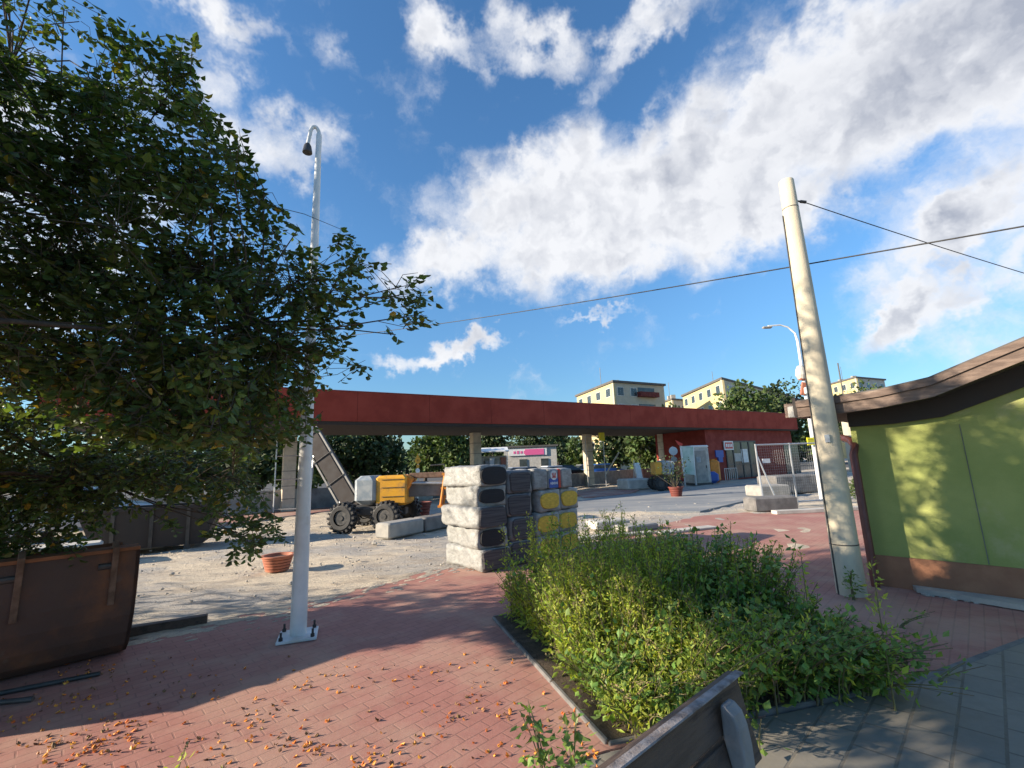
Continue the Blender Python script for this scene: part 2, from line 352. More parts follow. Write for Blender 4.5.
# ------------------------------------------------------------------ the ground
mb = MB(); NX = 120
def bumpy(x, y):
    d = max(0, min(1, (y-6.5)/3)) * max(0, min(1, (45-y)/10)) * max(0, min(1, (x+30)/6)) * max(0, min(1, (30-x)/6))
    return d
xs = [-900, -300, -100, -40]+[-30+i*.3 for i in range(200)]+[30, 40, 100, 300, 900]
ys = [-300, -60, -10, 0]+[1+i*.3 for i in range(150)]+[50, 100, 300, 1200]
vs = []
for y in ys:
    for x in xs:
        z = -0.012
        b = bumpy(x, y)
        if b > 0: z += b*(0.06*noise.noise(Vector((x*.9, y*.9, 0)))+0.05*noise.noise(Vector((x*2.7, y*2.7, 3)))-0.02)
        vs.append((x, y, z))
nx = len(xs)
mb.add(vs, [(j*nx+i, j*nx+i+1, (j+1)*nx+i+1, (j+1)*nx+i) for j in range(len(ys)-1) for i in range(nx-1)])
g_ = struct(mb, 'ground', M['ground']); g_.data.polygons.foreach_set('use_smooth', [True]*len(g_.data.polygons))
# dusty road beyond the paving
sheet('road', [G(560,512), G(700,511.5), G(762,497), G(800,489), G(760,483), G(715,488), G(640,493), G(600,497), G(572,503)], .012, M['road'], .1)
# paving
eA, eB, eC = G(130,643), G(290,607), G(440,569)
far_l = [(-7.2, .5), (-4.2, 4.75)]
edge = [(-4.0,5.0),(-3.4,5.55),(-2.85,6.05),(-2.1,7.0),(-1.35,7.8),(-.9,8.3),(0.2,9.2),(1.2,9.6),(2.2,10.3),(3.6,11.9),(5.2,13.5),(7.0,13.9),(10.5,14.6)]
jag = []
for i in range(len(edge)-1):
    a, b = Vector(edge[i]), Vector(edge[i+1]); n_ = max(2, int((b-a).length/.22))
    for k in range(n_):
        p = a.lerp(b, k/n_); jag.append((p.x+random.uniform(-.07, .07), p.y+random.uniform(-.07, .07)))
B_ = (0.47, 2.95); Cn = (2.62, 3.49); Dn = (1.85, 5.80); An = (-0.30, 5.26)
gdir = Vector((1.84, .62)).normalized()
gl0 = (0.47-8*gdir.x, 2.90-8*gdir.y); gl1 = (4.65, 4.36)
sheet('red_pavement', [(-9,-4), (-12, .5), (-7.2,3.2), (-4.6,4.6)]+jag+[(10.5,12),(7.8,9.2),(7.4,4.4),(4.66,4.37),(2.62,3.50),(0.45,2.90),(-2.6,1.75),(-9,-4)][0:7], .0, M['redpave'], .2)
sheet('grey_pavement', [(-8.7,-4),(-2.6,1.72),(0.45,2.87),(2.62,3.47),(4.66,4.34),(7.4,4.37),(8,-4)], .003, M['greypave'], .2)
sheet('side_pavement', [G(168,532), G(345,509), G(335,503), G(165,521)], .02, M['redpave2'], .1)
sheet('corner_pavement', [G(585,498), G(628,494), G(640,490), G(600,489), G(572,493)], .03, M['redpave2'], .1)
sheet('left_pavement', [(-14,7.6),(-9.5,9.6),(-10.5,12),(-18,11)], .02, M['redpave2'], .1)
sheet('planter_soil', [An, B_, Cn, Dn], .02, M['soil'], .2)
# kerb edging strips of the planting bed
mb = MB()
for a, b in ((An, B_), (Cn, Dn), (Dn, An), (B_, Cn)):
    a = Vector((*a, 0)); b = Vector((*b, 0)); d = b-a; n_ = int(d.length/1.0)+1
    for k in range(n_):
        p = a+d*((k+.5)/n_); mb.box((p.x, p.y, -.03+.001*k), (d.length/n_-.012, .035, .10+.006*(k % 2)), rz=math.atan2(d.y, d.x)+.004*(k % 3-1), bev=.008)
struct(mb, 'planter_kerb', M['conc_d'])
mb = MB()
a, b = Vector((2.62,3.485,0)), Vector((4.66,4.355,0)); d = b-a
for k in range(4):
    p = a+d*((k+.5)/4); mb.box((p.x, p.y, -.05), (d.length/4-.01, .05, .12), rz=math.atan2(d.y, d.x), bev=.006)
struct(mb, 'pavement_edging', M['conc_d'])
mb = MB()
mb.prism([(-80,34),(-12.5,24.3),(18,45),(60,62),(60,110),(-80,110)], -.2, .01); struct(mb, 'car_park', M['asph'])

# sand swept over the ragged edge of the paving
mb = MB(); rnd = random.Random(31)
for k in range(260):
    i = rnd.randrange(7); a, b = Vector(edge[i]), Vector(edge[i+1]); p = a.lerp(b, rnd.random()); nrm = Vector(((b-a).y, -(b-a).x)).normalized()
    o_ = abs(rnd.gauss(0,.30))-.05; c = p+nrm*o_; r_ = rnd.uniform(.02,.16)*max(.25, 1-o_*1.1); n = 11; ph = rnd.random()*6
    ring = [Vector((c.x+(math.cos(t)*1.5*dirx-math.sin(t)*.6*diry)*q, c.y+(math.cos(t)*1.5*diry+math.sin(t)*.6*dirx)*q, .0015)) for t, q, dirx, diry in
            [(2*math.pi*m_/n, r_*(.6+.5*rnd.random()), (b-a).normalized().x, (b-a).normalized().y) for m_ in range(n)]]
    zc = .004+r_*.06+k*.00002
    mb.add(ring+[(c.x, c.y, zc)], [(m_, (m_+1) % n, n) for m_ in range(n)])
struct(mb, 'sand_drifts', M['ground'])

# ------------------------------------------------------------------ lamp post
L0 = G(298, 637)
lp = empty('lamp_post', L0, 'tall white painted lamp post bolted to the red paving, hooked tip with small lamp head', 'lamp post')
mb = MB(); mb.tube([(0,0,.02),(0,0,.5),(0,0,1.6),(0,0,5.35)], [.079,.076,.068,.034], 20, True); o = mb.build('pole', M['steelw'], lp); smooth_by_angle(o)
mb = MB(); mb.box((0,0,.016), (.36,.36,.024), rz=R(20), bev=.004); mb.build('base_plate', M['steelw'], lp)
for k in range(4):
    a = R(20+45+90*k); c = Vector((math.cos(a), math.sin(a), 0))*.2
    mb = MB(); mb.tube([c+Vector((0,0,.028)), c+Vector((0,0,.055))], .02, 6); mb.tube([c+Vector((0,0,.05)), c+Vector((0,0,.10))], .011, 8); mb.build('anchor_bolt', M['black'], lp)
top = A(321, 128, L0.y).z
arm = []
for k in range(13):
    t = math.pi*k/12; arm.append((-.045+.045*math.cos(t), -.02+.02*math.cos(t), top-.10+math.sin(t)*.10))
arm = [(0,0,5.33)]+arm+[(-.11,-.05, arm[-1][2]-.16)]
mb = MB(); mb.tube(arm, [.033]*2+[.022]*(len(arm)-2), 12); smooth_by_angle(mb.build('hooked_arm', M['steelw'], lp))
hx, hy, hz = arm[-1]
lh = MB(); lh.lathe([(.001,.03),(.027,.027),(.042,.0),(.054,-.07),(.056,-.09),(.05,-.095),(.001,-.08)], (hx,hy,hz-.02), 18); lo_ = lh.build('lamp_head', M['dark'], lp); smooth_by_angle(lo_)

# ------------------------------------------------------------------ utility pole and cables
U0 = G(852, 594)
up = empty('utility_pole', U0, 'thick cream concrete utility pole with a flat top beside the green kiosk', 'utility pole')
H_ = A(787, 181, U0.y).z
mb = MB(); mb.tube([(0,0,-.1),(0,0,1.2),(0,0,2.6),(0,0,H_-.01),(0,0,H_)], [.150,.140,.126,.090,.084], 28); smooth_by_angle(mb.build('shaft', M['polec'], up), 50)
for z in (.55, 1.95, H_-.42):
    rr = .151-(.151-.090)*z/H_
    mb = MB(); mb.tube([(0,0,z),(0,0,z+.012)], rr+.002, 28); mb.build('steel_band', M['dark'], up)
mb = MB(); mb.tube([(rr*.8,0,H_-.3),(rr+.06,0,H_-.31)], .012, 8); mb.tube([(rr+.05,0,H_-.31),(rr+.12,-.01,H_-.33)], .02, 8); mb.build('cable_hook', M['dark'], up)
mb = MB(); mb.box((-.08,-.12,1.78), (.05,.02,.09), rz=R(-35)); mb.build('small_plate', M['galv'], up)
mb = MB(); mb.tube([(-.155,.0,0),(-.132,.02,2.5),(-.105,.02,H_-.5)], .008, 6); mb.build('earth_wire', M['dark'], up)
def cable(a, b, sag, r, name, label):
    mb = MB(); pts = []
    for k in range(41):
        t = k/40; p = a.lerp(b, t); p.z -= sag*4*t*(1-t); pts.append(p)
    mb.tube(pts, r, 6); return tag(mb.build(name, M['black']), label, 'cable')
c1 = A(430, 317, 12); c2 = A(1024, 211, 4.4)
d12 = (c2-c1); cable(c1-d12*.9, c2+d12*.5, .25, .009, 'overhead_cable', 'long black cable crossing the sky from the tree past the front of the pole')
hp = U0+Vector((rr+.12, -.01, H_-.34)); c3 = A(1024, 268, 7.0); d3 = c3-hp
cable(hp, hp+d3*2.5, .1, .007, 'overhead_cable', 'thin black cable hooked to the pole top and running down to the right')

# ------------------------------------------------------------------ green kiosk
wa = Vector((4.36, 5.94, 0)); wdir = Vector((.66, -.75, 0)).normalized(); wn = Vector((-.75, -.66, 0)).normalized()
def KP(s, o, z): p = wa+wdir*s+wn*o; return Vector((p.x, p.y, z))
gk = empty('green_kiosk', wa, 'lime green kiosk with brown plinth under an overhanging brown board roof', 'kiosk')
inv = gk.matrix_basis.inverted()
def KL(s, o, z): return KP(s, o, z)-wa
prof = [(0, 2.08), (.78, 2.12), (3.6, 3.17), (6, 3.4)]   # soffit height along the wall
def zs(s):
    if s <= 0: return 2.08
    for (a, za), (b, zb) in zip(prof, prof[1:]):
        if s <= b: return za+(zb-za)*(s-a)/(b-a)
    return prof[-1][1]
mb = MB(); S = [0, .45, .9, 1.3, 1.6, 2.3, 3.6, 6]
fr = [KL(s, 0, .36) for s in S]+[KL(s, 0, zs(s)-.001) for s in reversed(S)]
mb.slab(fr, 2.2); mb.build('wall', M['green'], gk)
mb = MB(); mb.slab([KL(0,.012,-.1), KL(6,.012,-.1), KL(6,.012,.358), KL(0,.012,.358)], 2.2); mb.build('plinth', M['brownp'], gk)
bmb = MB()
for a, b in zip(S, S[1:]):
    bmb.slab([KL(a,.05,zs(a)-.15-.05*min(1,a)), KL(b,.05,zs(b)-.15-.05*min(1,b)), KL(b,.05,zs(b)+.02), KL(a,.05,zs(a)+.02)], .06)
bmb.build('eave_shade_board', M['soff'], gk)  # dark board standing in for soffit depth and eave shade on the wall
for s in (1.02, 2.05, 3.1):
    mb = MB(); mb.box(KL(s, .003, 1.12), (.006, .010, 1.5), rz=math.atan2(wdir.y, wdir.x)); mb.build('wall_joint', M['conc_d'], gk)
# roof: fascia boards, soffit, top
def fascia(S2, off, z_lo, z_hi, th, name, m_):
    mb = MB()
    P = [KL(s, off, zs(s)+z_lo) for s in S2]+[KL(s, off, zs(s)+z_hi) for s in reversed(S2)]
    mb.slab(P, th); return mb.build(name, m_, gk)
S2 = [-.42, 0, .45, .9, 1.25, 1.6, 2.3, 3.6, 6]
roof = fascia(S2, .52, 0.0, .125, .03, 'lower_fascia_board', M['roofb']); fascia(S2, 0.545, .127, .205, .05, 'upper_fascia_board', M['roofb'])
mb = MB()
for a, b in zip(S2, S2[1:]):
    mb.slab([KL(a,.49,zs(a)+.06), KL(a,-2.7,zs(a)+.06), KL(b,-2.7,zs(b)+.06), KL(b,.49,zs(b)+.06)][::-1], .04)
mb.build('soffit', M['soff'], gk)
mb = MB()
for a, b in zip(S2, S2[1:]):
    mb.slab([KL(a,.50,zs(a)+.195), KL(a,-2.75,zs(a)+.3), KL(b,-2.75,zs(b)+.3), KL(b,.50,zs(b)+.195)], .03)
mb.build('roof', M['roofd'], gk)
mb = MB(); e0 = [KL(-.42,.52,2.10), KL(-.42,-2.7,2.10), KL(-.42,-2.7,2.34), KL(-.42,.52,2.34)]
mb.slab([p-wdir*.002 for p in e0], .04); mb.build('gable_board', M['soff'], gk)
# rear wing seen left of the pole
mb = MB(); pw = A(815, 408, 8.6)-wa; mb.box((pw.x+.12, pw.y, pw.z-.02), (.85,.9,.26), rz=R(30)); mb.build('rear_roof_edge', M['roofb'], gk)
mb = MB(); pw = A(793.5, 412, 8.2)-wa; mb.box((pw.x, pw.y, pw.z), (.13,.13,.20), rz=R(20), bev=.01); mb.build('wall_lamp', M['conc_l'], gk)
mb = MB()
pp = [A(836, 436, 6.7)-wa, A(850, 440, 6.2)-wa, A(857.5, 445, 5.97)-wa]
base = G(877, 586)-wa+Vector((-.03,-.02,0)); tp = Vector((base.x, base.y, pp[2].z-.12))
mb.tube([pp[0], pp[1], (pp[2]*.5+tp*.5)+Vector((0,0,.05)), tp, Vector((base.x, base.y, .0))], .045, 12); smooth_by_angle(mb.build('downpipe', M['pipe'], gk))
# rubble edge along the foot of the kiosk
rub = tag(MB().build('x', M['conc_l']), 'x') if False else None
mb = MB()
for k in range(120):
    s = random.uniform(.45, 2.2); o_ = random.uniform(.05, .05+.12+.05*s); r_ = random.uniform(.008, .04); p = KP(s, o_, r_*.3)
    mb.box(p, (r_*2.4, r_*1.8, r_*1.0), rz=random.random()*3, rx=random.uniform(-.3,.3), bev=r_*.25)
tag(mb.build('mortar_rubble', M['stone']), 'crumbled pale mortar lying along the foot of the green kiosk', 'rubble', kind='stuff')
mb = MB(); mb.slab([KP(.35,.03,.012), KP(.4,.16,.012), KP(1.2,.3,.012), KP(3.6,.38,.012), KP(3.6,.03,.012)][::-1], .05); struct(mb, 'kiosk_footing', M['stone'])

# unseen roof and block added on the left, outline shaped to cast the shadow band
hgt = 2.35; back = -SH*(hgt/math.tan(SUN_EL))
rp = [Vector(p)+back.xy for p in [(-.45,5.25),(-1.3,4.93),(-2.5,4.42),(-3.4,4.1),(-4.4,3.9),(-5.5,3.9),(-5.8,5.0),(-4.0,4.88),(-2.2,4.98)]]
sk = empty('unseen_shadow_caster', (rp[4].x, rp[4].y, 0), 'added unseen flat roof on a block left of the tree, shaped to cast its shadow on the paving', 'kiosk')
b0 = Vector((rp[4].x, rp[4].y))
mb = MB(); mb.prism([(p.x-b0.x, p.y-b0.y) for p in rp], hgt-.12, hgt); mb.build('roof', M['roofb'], sk)
mb = MB(); mb.box((-.7,.45,1.1), (1.0,.9,2.22), rz=R(14)); mb.build('wall', M['brownp'], sk)

# ------------------------------------------------------------------ bush: weeds in the planting bed
def leafquad(mb, p, d, side, L, W, fold=.25):
    n = d.cross(side); mid = p+d*(L*.45)
    mb.add([p, mid+side*W-n*(-fold*W), p+d*L, mid-side*W-n*(-fold*W)], [(0,1,2),(0,2,3)])
def rnd_dir(up_=0.0):
    v = Vector((random.gauss(0,1), random.gauss(0,1), random.gauss(0,1)+up_)); return v.normalized()
def weed_stalk(mb, base, h, lean, kind, dens_=1.0, mats=(0,1,2)):
    pts = []; n = 6
    for k in range(n+1):
        t = k/n; pts.append(base+Vector((lean.x*t*t, lean.y*t*t, h*t*(1-.12*t*lean.length))))
    mb.cur = mats[1]; mb.tube(pts, [.005*(1-.8*k/n)+.0012 for k in range(n+1)], 4, False)
    def at(t):
        i = min(n-1, int(t*n)); return pts[i].lerp(pts[i+1], t*n-i)
    mb.cur = mats[0]
    if kind == 'mug':
        for k in range(int(h*95*dens_)):
            t = .12+.88*(k/(h*95*dens_)); p = at(min(1, t)); d = rnd_dir(.5); br = .13*(1-t)+.025
            q = p+d*br*random.random(); L = random.uniform(.035,.075)*(1.15-.6*t); d2 = (d+rnd_dir(.3)*.6).normalized()
            leafquad(mb, q, d2, d2.cross(rnd_dir()).normalized(), L, L*random.uniform(.10,.22))
        if random.random() < .5:
            mb.cur = mats[2]
            for k in range(14):
                p = at(1-.18*random.random())+rnd_dir(.2)*.012; d = rnd_dir(1.2); leafquad(mb, p, d, d.cross(rnd_dir()).normalized(), .014, .005)
    else:
        for k in range(int(h*75*dens_)):
            t = .15+.85*(k/(h*75*dens_)); p = at(min(1, t)); d = rnd_dir(.15); q = p+d*(.16*(1-.6*t))*random.random()
            L = random.uniform(.03,.065); d2 = (d+Vector((0,0,-.2))).normalized(); leafquad(mb, q, d2, d2.cross(Vector((0,0,1))+rnd_dir()*.4).normalized(), L, L*random.uniform(.3,.42))
mb = MB()
Av, Bv, Cv, Dv = (Vector((*p, 0)) for p in (An, B_, Cn, Dn))
for k in range(1450):
    u_, v_ = random.random(), random.random()*1.03
    if random.random() < .18: u_ = random.choice((random.uniform(.0,.1), random.uniform(.88,.97)))
    p = (Av.lerp(Bv, v_)).lerp(Dv.lerp(Cv, v_), .05+.88*u_)
    nb_ = noise.noise(Vector((p.x*1.3, p.y*1.3, 0)))
    h = .76+.34*nb_+random.uniform(-.20,.18)
    h *= (.62+.5*min(1, u_*3.2)) if u_ < .3 else 1
    if v_ > .72: h *= .72
    if u_ > .88: h *= .85
    if v_ < .12 and random.random() < .3: h *= 1.2
    if v_ > .6 and u_ < .25: h *= .85
    # the soil shows in a narrow wedge at the left edge
    if u_ < .035 and v_ < .55: continue
    out = Vector((random.gauss(0,.10), random.gauss(0,.10), 0))
    if u_ > .8: out += Vector((.16, -.05, 0))*random.random()
    if v_ > .82: out += Vector((.08, -.42, 0))*random.random()
    if u_ < .12: out += Vector((-.14, 0, 0))*random.random()
    kind = 'mug' if random.random() < (.96 if (u_ < .55 or v_ < .45) else .5) else 'broad'
    if v_ > .8 and random.random() < (.35 if u_ < .4 else .6): kind = 'broad'
    weed_stalk(mb, p, max(.2, h), out, kind, 1.0, (0 if kind == 'mug' else 3, 1, 2))
for k in range(46):
    u_, v_ = random.random(), random.uniform(0, .75); p = (Av.lerp(Bv, v_)).lerp(Dv.lerp(Cv, v_), .05+.9*u_)
    weed_stalk(mb, p, random.uniform(.92, 1.14)*(1-.22*v_)*(1 if u_ < .7 else .85), Vector((random.gauss(0,.10), random.gauss(0,.10), 0)), 'mug', 1.3)
for px, py, z in ((652,522,.95),(632,545,.8),(735,548,.84),(744,538,.88),(800,552,.85),(770,545,.8),(690,540,.82),(700,552,.8),(870,560,.9)):
    d = ray(px, py); t = (z-EYE)/d.z; p = Vector((d.x*t, d.y*t, 0)); 
    if p.y > 5.75: p = p*(5.7/p.y)
    weed_stalk(mb, p, z, Vector((random.gauss(0,.03),0,0)), 'mug', 1.5)
tag(mb.build('weed_patch', [M['weed'], M['stalk'], M['seed'], M['weedd']]), 'dense overgrown green weeds filling the planting bed behind the bench', 'weeds', kind='stuff')
def weedling(px, py, h, lean, kind, label, n=1):
    mb = MB(); p0 = G(px, py)
    for k in range(n):
        weed_stalk(mb, Vector((random.gauss(0,.006), random.gauss(0,.006), 0)), h*random.uniform(.75,1), Vector(lean)+Vector((random.gauss(0,.04), random.gauss(0,.04), 0)), kind, .8, (0 if kind == 'mug' else 3, 1, 2))
    o = mb.build('weed_plant', [M['weed'], M['stalk'], M['seed'], M['weedd']]); o.location = p0; return tag(o, label, 'weed')
weedling(545, 790, .42, (-.08,.05,0), 'broad', 'leafy weed sprig rising before the red paving left of the bench', 4)
weedling(575, 800, .36, (.05,.12,0), 'broad', 'small weed with broad leaves close to the left end of the bench', 3)
weedling(168, 830, .40, (.02,.06,0), 'mug', 'feathery weed stalk at the bottom edge, taller of the two on the left', 1)
weedling(205, 835, .30, (.0,.03,0), 'mug', 'short feathery weed stalk at the bottom edge, right of the taller one', 1)
weedling(760, 752, .20, (0,.0,0), 'broad', 'low yellow-green weed on the grey paving beside the bench end', 1)
weedling(853, 600, .36, (.02,-.05,0), 'broad', 'dark leafy weed climbing the foot of the concrete utility pole', 4)
weedling(940, 682, .10, (.3,.05,0), 'broad', 'weed runner creeping out over the grey paving at the right', 3)
weedling(902, 628, .14, (.3,-.02,0), 'broad', 'weed sprig leaning over the red paving right of the bed', 3)
weedling(905, 660, .14, (.26,.0,0), 'broad', 'leaning weed sprig between the bed and the paving edging', 3)

# ------------------------------------------------------------------ bench
b1 = G(735, 667, .81); b0_ = G(600, 768, .81); bd = (b1-b0_); bd.z = 0; bd.normalize(); bn = Vector((bd.y, -bd.x, 0))
be = empty('park_bench', (b1.x-bd.x*.8, b1.y-bd.y*.8, 0), 'dark wooden slatted bench with grey concrete end supports on the grey paving', 'bench', math.atan2(bd.y, bd.x))
# local: x along the bench, -y is the side of the seat, top at .80
def plank(name, z0, z1, y0, y1, x0=-.95, x1=.80, m_='wood', tilt=0):
    mb = MB(); mb.slab([(x0,y0,z0),(x1,y0,z0),(x1,y1,z1),(x0,y1,z1)], .035); o = mb.build(name, M[m_], be); bevel(o, .006); return o
tb = plank('back_plank', .66, .797, -.03, -.0)
mb = MB()
mb.box((-.075,-.017,.80), (1.74,.034,.008), bev=.003); mb.build('worn_top_edge', M['woodtop'], tb)
plank('back_plank', .525, .645, -.065, -.033)
for k in range(4):
    mb = MB(); mb.box((-.075,-.18-.11*k,.44), (1.75,.095,.035), bev=.006); mb.build('seat_slat', M['wood'], be)
for x in (.60, -.80):
    mb = MB()
    P = [(-.033,.765),(-.055,.76),(-.078,.74),(-.092,.70),(-.10,.64),(-.105,.50),(-.16,.42),(-.56,.42),(-.58,.38),(-.55,.30),(-.53,0),(-.43,0),(-.41,.30),(-.19,.30),(-.15,0),(-.03,0),(-.07,.50),(-.034,.66)]
    n = len(P); vs = [(x-.02, y, z) for y, z in P]+[(x+.055, y, z) for y, z in P]
    mb.add(vs, [tuple(range(n-1,-1,-1)), tuple(range(n, 2*n))]+[(i, (i+1) % n, n+(i+1) % n, n+i) for i in range(n)])
    o = mb.build('bench_support', M['benchc'], be); bevel(o, .008)
    for z in (.70, .60):
        m2 = MB(); m2.tube([(x+.056,-.07,z),(x+.062,-.07,z)], .008, 8); m2.build('bolt', M['black'], o)

# ------------------------------------------------------------------ excavator bucket, plank, tubes
bk = empty('excavator_bucket', (-3.95, 4.35, 0), 'large rusty brown excavator bucket standing on the paving at the left edge', 'bucket')
bx = rotv(R(47)); by = Vector((-bx.y, bx.x, 0))     # bx runs along its width, towards its right end
right_end = G(127, 655)-Vector((-3.95,4.35,0))-by*.10; W_ = 2.3
prof_b = [(-.01,.95),(-.025,.86),(-.035,.70),(-.03,.54),(-.005,.38),(.05,.22),(.12,.10),(.22,.02),(.36,.0),(.75,.05),(1.0,.25),(1.1,.55),(1.08,.90)]
def BP(s, y, z): return right_end-bx*s+by*y+Vector((0,0,z))
mb = MB(); n = len(prof_b)
outer = [BP(0,y,z) for y, z in prof_b]; outer2 = [BP(W_,y,z) for y, z in prof_b]
inn = [BP(0,y+(.035 if y < .6 else -.035),z+.035) for y, z in prof_b]; inn2 = [BP(W_,y+(.035 if y < .6 else -.035),z+.035) for y, z in prof_b]
vs = outer+outer2+inn+inn2; fs = []
for i in range(n-1):
    fs += [(i, i+1, n+i+1, n+i), (2*n+i, 3*n+i, 3*n+i+1, 2*n+i+1)]
fs += [(0, n, 3*n, 2*n), (n-1, 3*n-1, 4*n-1, 2*n-1)]
mb.add(vs, fs); o = mb.build('shell', M['rust'], bk)
for s in (0.0, W_-.03):
    mb = MB(); P = [BP(s-.004,y,z) for y, z in prof_b]; mb.slab(P, .03); mb.build('side_plate', M['rust'], bk)
mb = MB(); mb.slab([BP(0,-.03,.955), BP(0,.13,.965), BP(W_,.13,.965), BP(W_,-.03,.955)][::-1], .03); mb.build('lip_plate', M['rust_in'], bk)
for s in (.20, .80, 1.8):
    mb = MB(); mb.slab([BP(s,-.055,.50), BP(s,-.065,1.0), BP(s,.05,1.05), BP(s,.05,.50)], .045); o = mb.build('hanger_lug', M['rustl'], bk); bevel(o, .006)
    mb = MB(); mb.tube([BP(s-.03,-.02,.84), BP(s+.09,-.02,.84)], .03, 10); mb.build('pin', M['dark'], o)
mb = MB(); mb.box(G(150,634)+Vector((0,.05,.05)), (.95,.10,.09), rz=R(30), bev=.006); tag(mb.build('timber_beam', M['wood']), 'dark short timber beam lying beyond the rusty bucket', 'beam')
for dx, lb in ((0,'dark blue tube on the paving in front of the bucket, longer one'), (.09,'dark blue tube on the paving in front of the bucket, nearer one')):
    a, b = G(-40, 704), G(100, 676 if not dx else 690)
    if dx: b = a.lerp(b, .55)
    sh_ = Vector((.05,-.09,0))*(1 if dx else 0)
    mb = MB(); mb.tube([a+sh_+Vector((0,0,.02)), b+sh_+Vector((0,0,.02))], .018, 10); tag(mb.build('plastic_tube', M['bluegrey' if 0 else 'dark']), lb, 'tube')

# ------------------------------------------------------------------ packs of insulation
def pack(name, size, loc, rz, film, core, label, coreshape='oval', group='packs of insulation stacked beside the planting bed', seed=0, coreW=.8, coreH=.72, endfull=False):
    wd, dp, ht = size       # end face (towards the camera) wd x ht, long side dp
    rnd = random.Random(seed)
    t = empty(name, loc, label, 'insulation pack', rz, group)
    nx_, ny_, nz_ = 9, 14, 7; mb = MB(); idx = {}
    def P(i, j, k):
        a, b, c = i/nx_*2-1, j/ny_*2-1, k/nz_*2-1
        # superellipsoid-like rounding
        e = 13.0
        r_ = (abs(a)**e+abs(b)**e+abs(c)**e)**(1/e); mx_ = max(abs(a), abs(b), abs(c))
        s_ = mx_/r_ if r_ > 0 else 1
        a, b, c = a*s_, b*s_, c*s_
        q = Vector((a*wd/2, b*dp/2, c*ht/2))
        nn = noise.noise(q*5+Vector((seed*3.1, 0, 0)))*.03+noise.noise(q*13+Vector((0, seed, 0)))*.018
        q = q*(1+nn/ .3)
        # pinched film bands
        if j == 0: q.y = -dp/2
        return q+Vector((0,0,ht/2))
    for i in range(nx_+1):
        for j in range(ny_+1):
            for k in range(nz_+1):
                if i in (0, nx_) or j in (0, ny_) or k in (0, nz_): idx[(i,j,k)] = len(mb.v); mb.v.append(tuple(P(i,j,k)))
    def quad(a, b, c, d): mb.f.append((idx[a], idx[b], idx[c], idx[d])); mb.mi.append(0)
    for i in range(nx_):
        for j in range(ny_): quad((i,j,0),(i,j+1,0),(i+1,j+1,0),(i+1,j,0)); quad((i,j,nz_),(i+1,j,nz_),(i+1,j+1,nz_),(i,j+1,nz_))
    for i in range(nx_):
        for k in range(nz_): quad((i,0,k),(i+1,0,k),(i+1,0,k+1),(i,0,k+1)); quad((i,ny_,k),(i,ny_,k+1),(i+1,ny_,k+1),(i+1,ny_,k))
    for j in range(ny_):
        for k in range(nz_): quad((0,j,k),(0,j,k+1),(0,j+1,k+1),(0,j+1,k)); quad((nx_,j,k),(nx_,j+1,k),(nx_,j+1,k+1),(nx_,j,k+1))
    o = mb.build('wrapping', film, t, True)
    # the open end where the boards show
    if core is not None:
        def end(y, sgn):
            mb = MB(); n = 28; ring = []
            W2, H2 = wd*coreW/2, ht*coreH/2; ex = 3.2 if coreshape == 'oval' else 9
            for k in range(n):
                a = 2*math.pi*k/n; ca, sa = math.cos(a), math.sin(a)
                r_ = (abs(ca)**ex+abs(sa)**ex)**(-1/ex); jx = 1+.04*math.sin(3*a+seed)
                ring.append(Vector((ca*r_*W2*jx, y, ht/2+sa*r_*H2)))
            vs = ring+[p+Vector((0,-.022*sgn,0)) for p in [Vector((q.x*.94, q.y, ht/2+(q.z-ht/2)*.94)) for q in ring]]+[Vector((0,y-.028*sgn,ht/2))]
            fs = [(i, (i+1) % n, n+(i+1) % n, n+i) for i in range(n)]+[(n+i, n+(i+1) % n, 2*n) for i in range(n)]
            mb.add(vs, fs); mb.build('board_ends', core, t)
        end(-dp/2-.006, 1)
    return t
e1 = Vector((1.70, 1.28, 0)).normalized(); e2 = Vector((-e1.y, e1.x, 0)); RZ = math.atan2(e1.y, e1.x)
pf = G(481, 574)
DP = 1.15
lay1 = [(.0,'core bare'),(1,''),(2,''),(3,''),(4,'')]
lab1 = ['lowest white-wrapped pack of the left pallet stack, dark board ends near the ground',
        'second lowest white-wrapped pack of the left stack, large black oval opening',
        'middle white-wrapped pack of the left stack, pushed out to the left',
        'white-wrapped pack second from the top of the left stack, wide film rim round its end',
        'topmost white-wrapped pack of the left stack with a black end']
hh = .322
for k in range(5):
    shx = [0.03,0.05,-.05,.04,.0][k]; shy = [0,.04,.0,.02,-.0][k]
    c = pf+e1*(.27+shx)+e2*(DP/2+.02+shy); c.z = k*hh+.005
    pack('insulation_pack', (.56, DP, hh+.012), c, RZ+R([1,-5,4,-4,3][k]), M['film'], [M['woolg'],M['wool'],M['woolg'],M['wool'],M['wool']][k], lab1[k], 'oval' if k in (1,3,4) else 'box', seed=k+1,
         coreW=[.97,.82,.98,.86,.95][k], coreH=[.9,.76,.92,.66,.86][k])
lab2 = ['lowest grey-wrapped pack of the middle stack, behind the weeds', 'second lowest grey-wrapped pack of the middle stack', 'grey-wrapped pack second from the top of the middle stack', 'topmost dark grey-wrapped pack of the middle stack']
for k in range(4):
    c = pf+e1*(.27+.58+[.02,.0,.02,-.01][k])+e2*(DP/2+.06); c.z = k*.378+.005
    pack('insulation_pack', (.52, DP, .385), c, RZ+R([-2,3,-4,2][k]), M['filmg'], M['woolg'], lab2[k], 'box', seed=10+k, coreW=.86, coreH=.84)
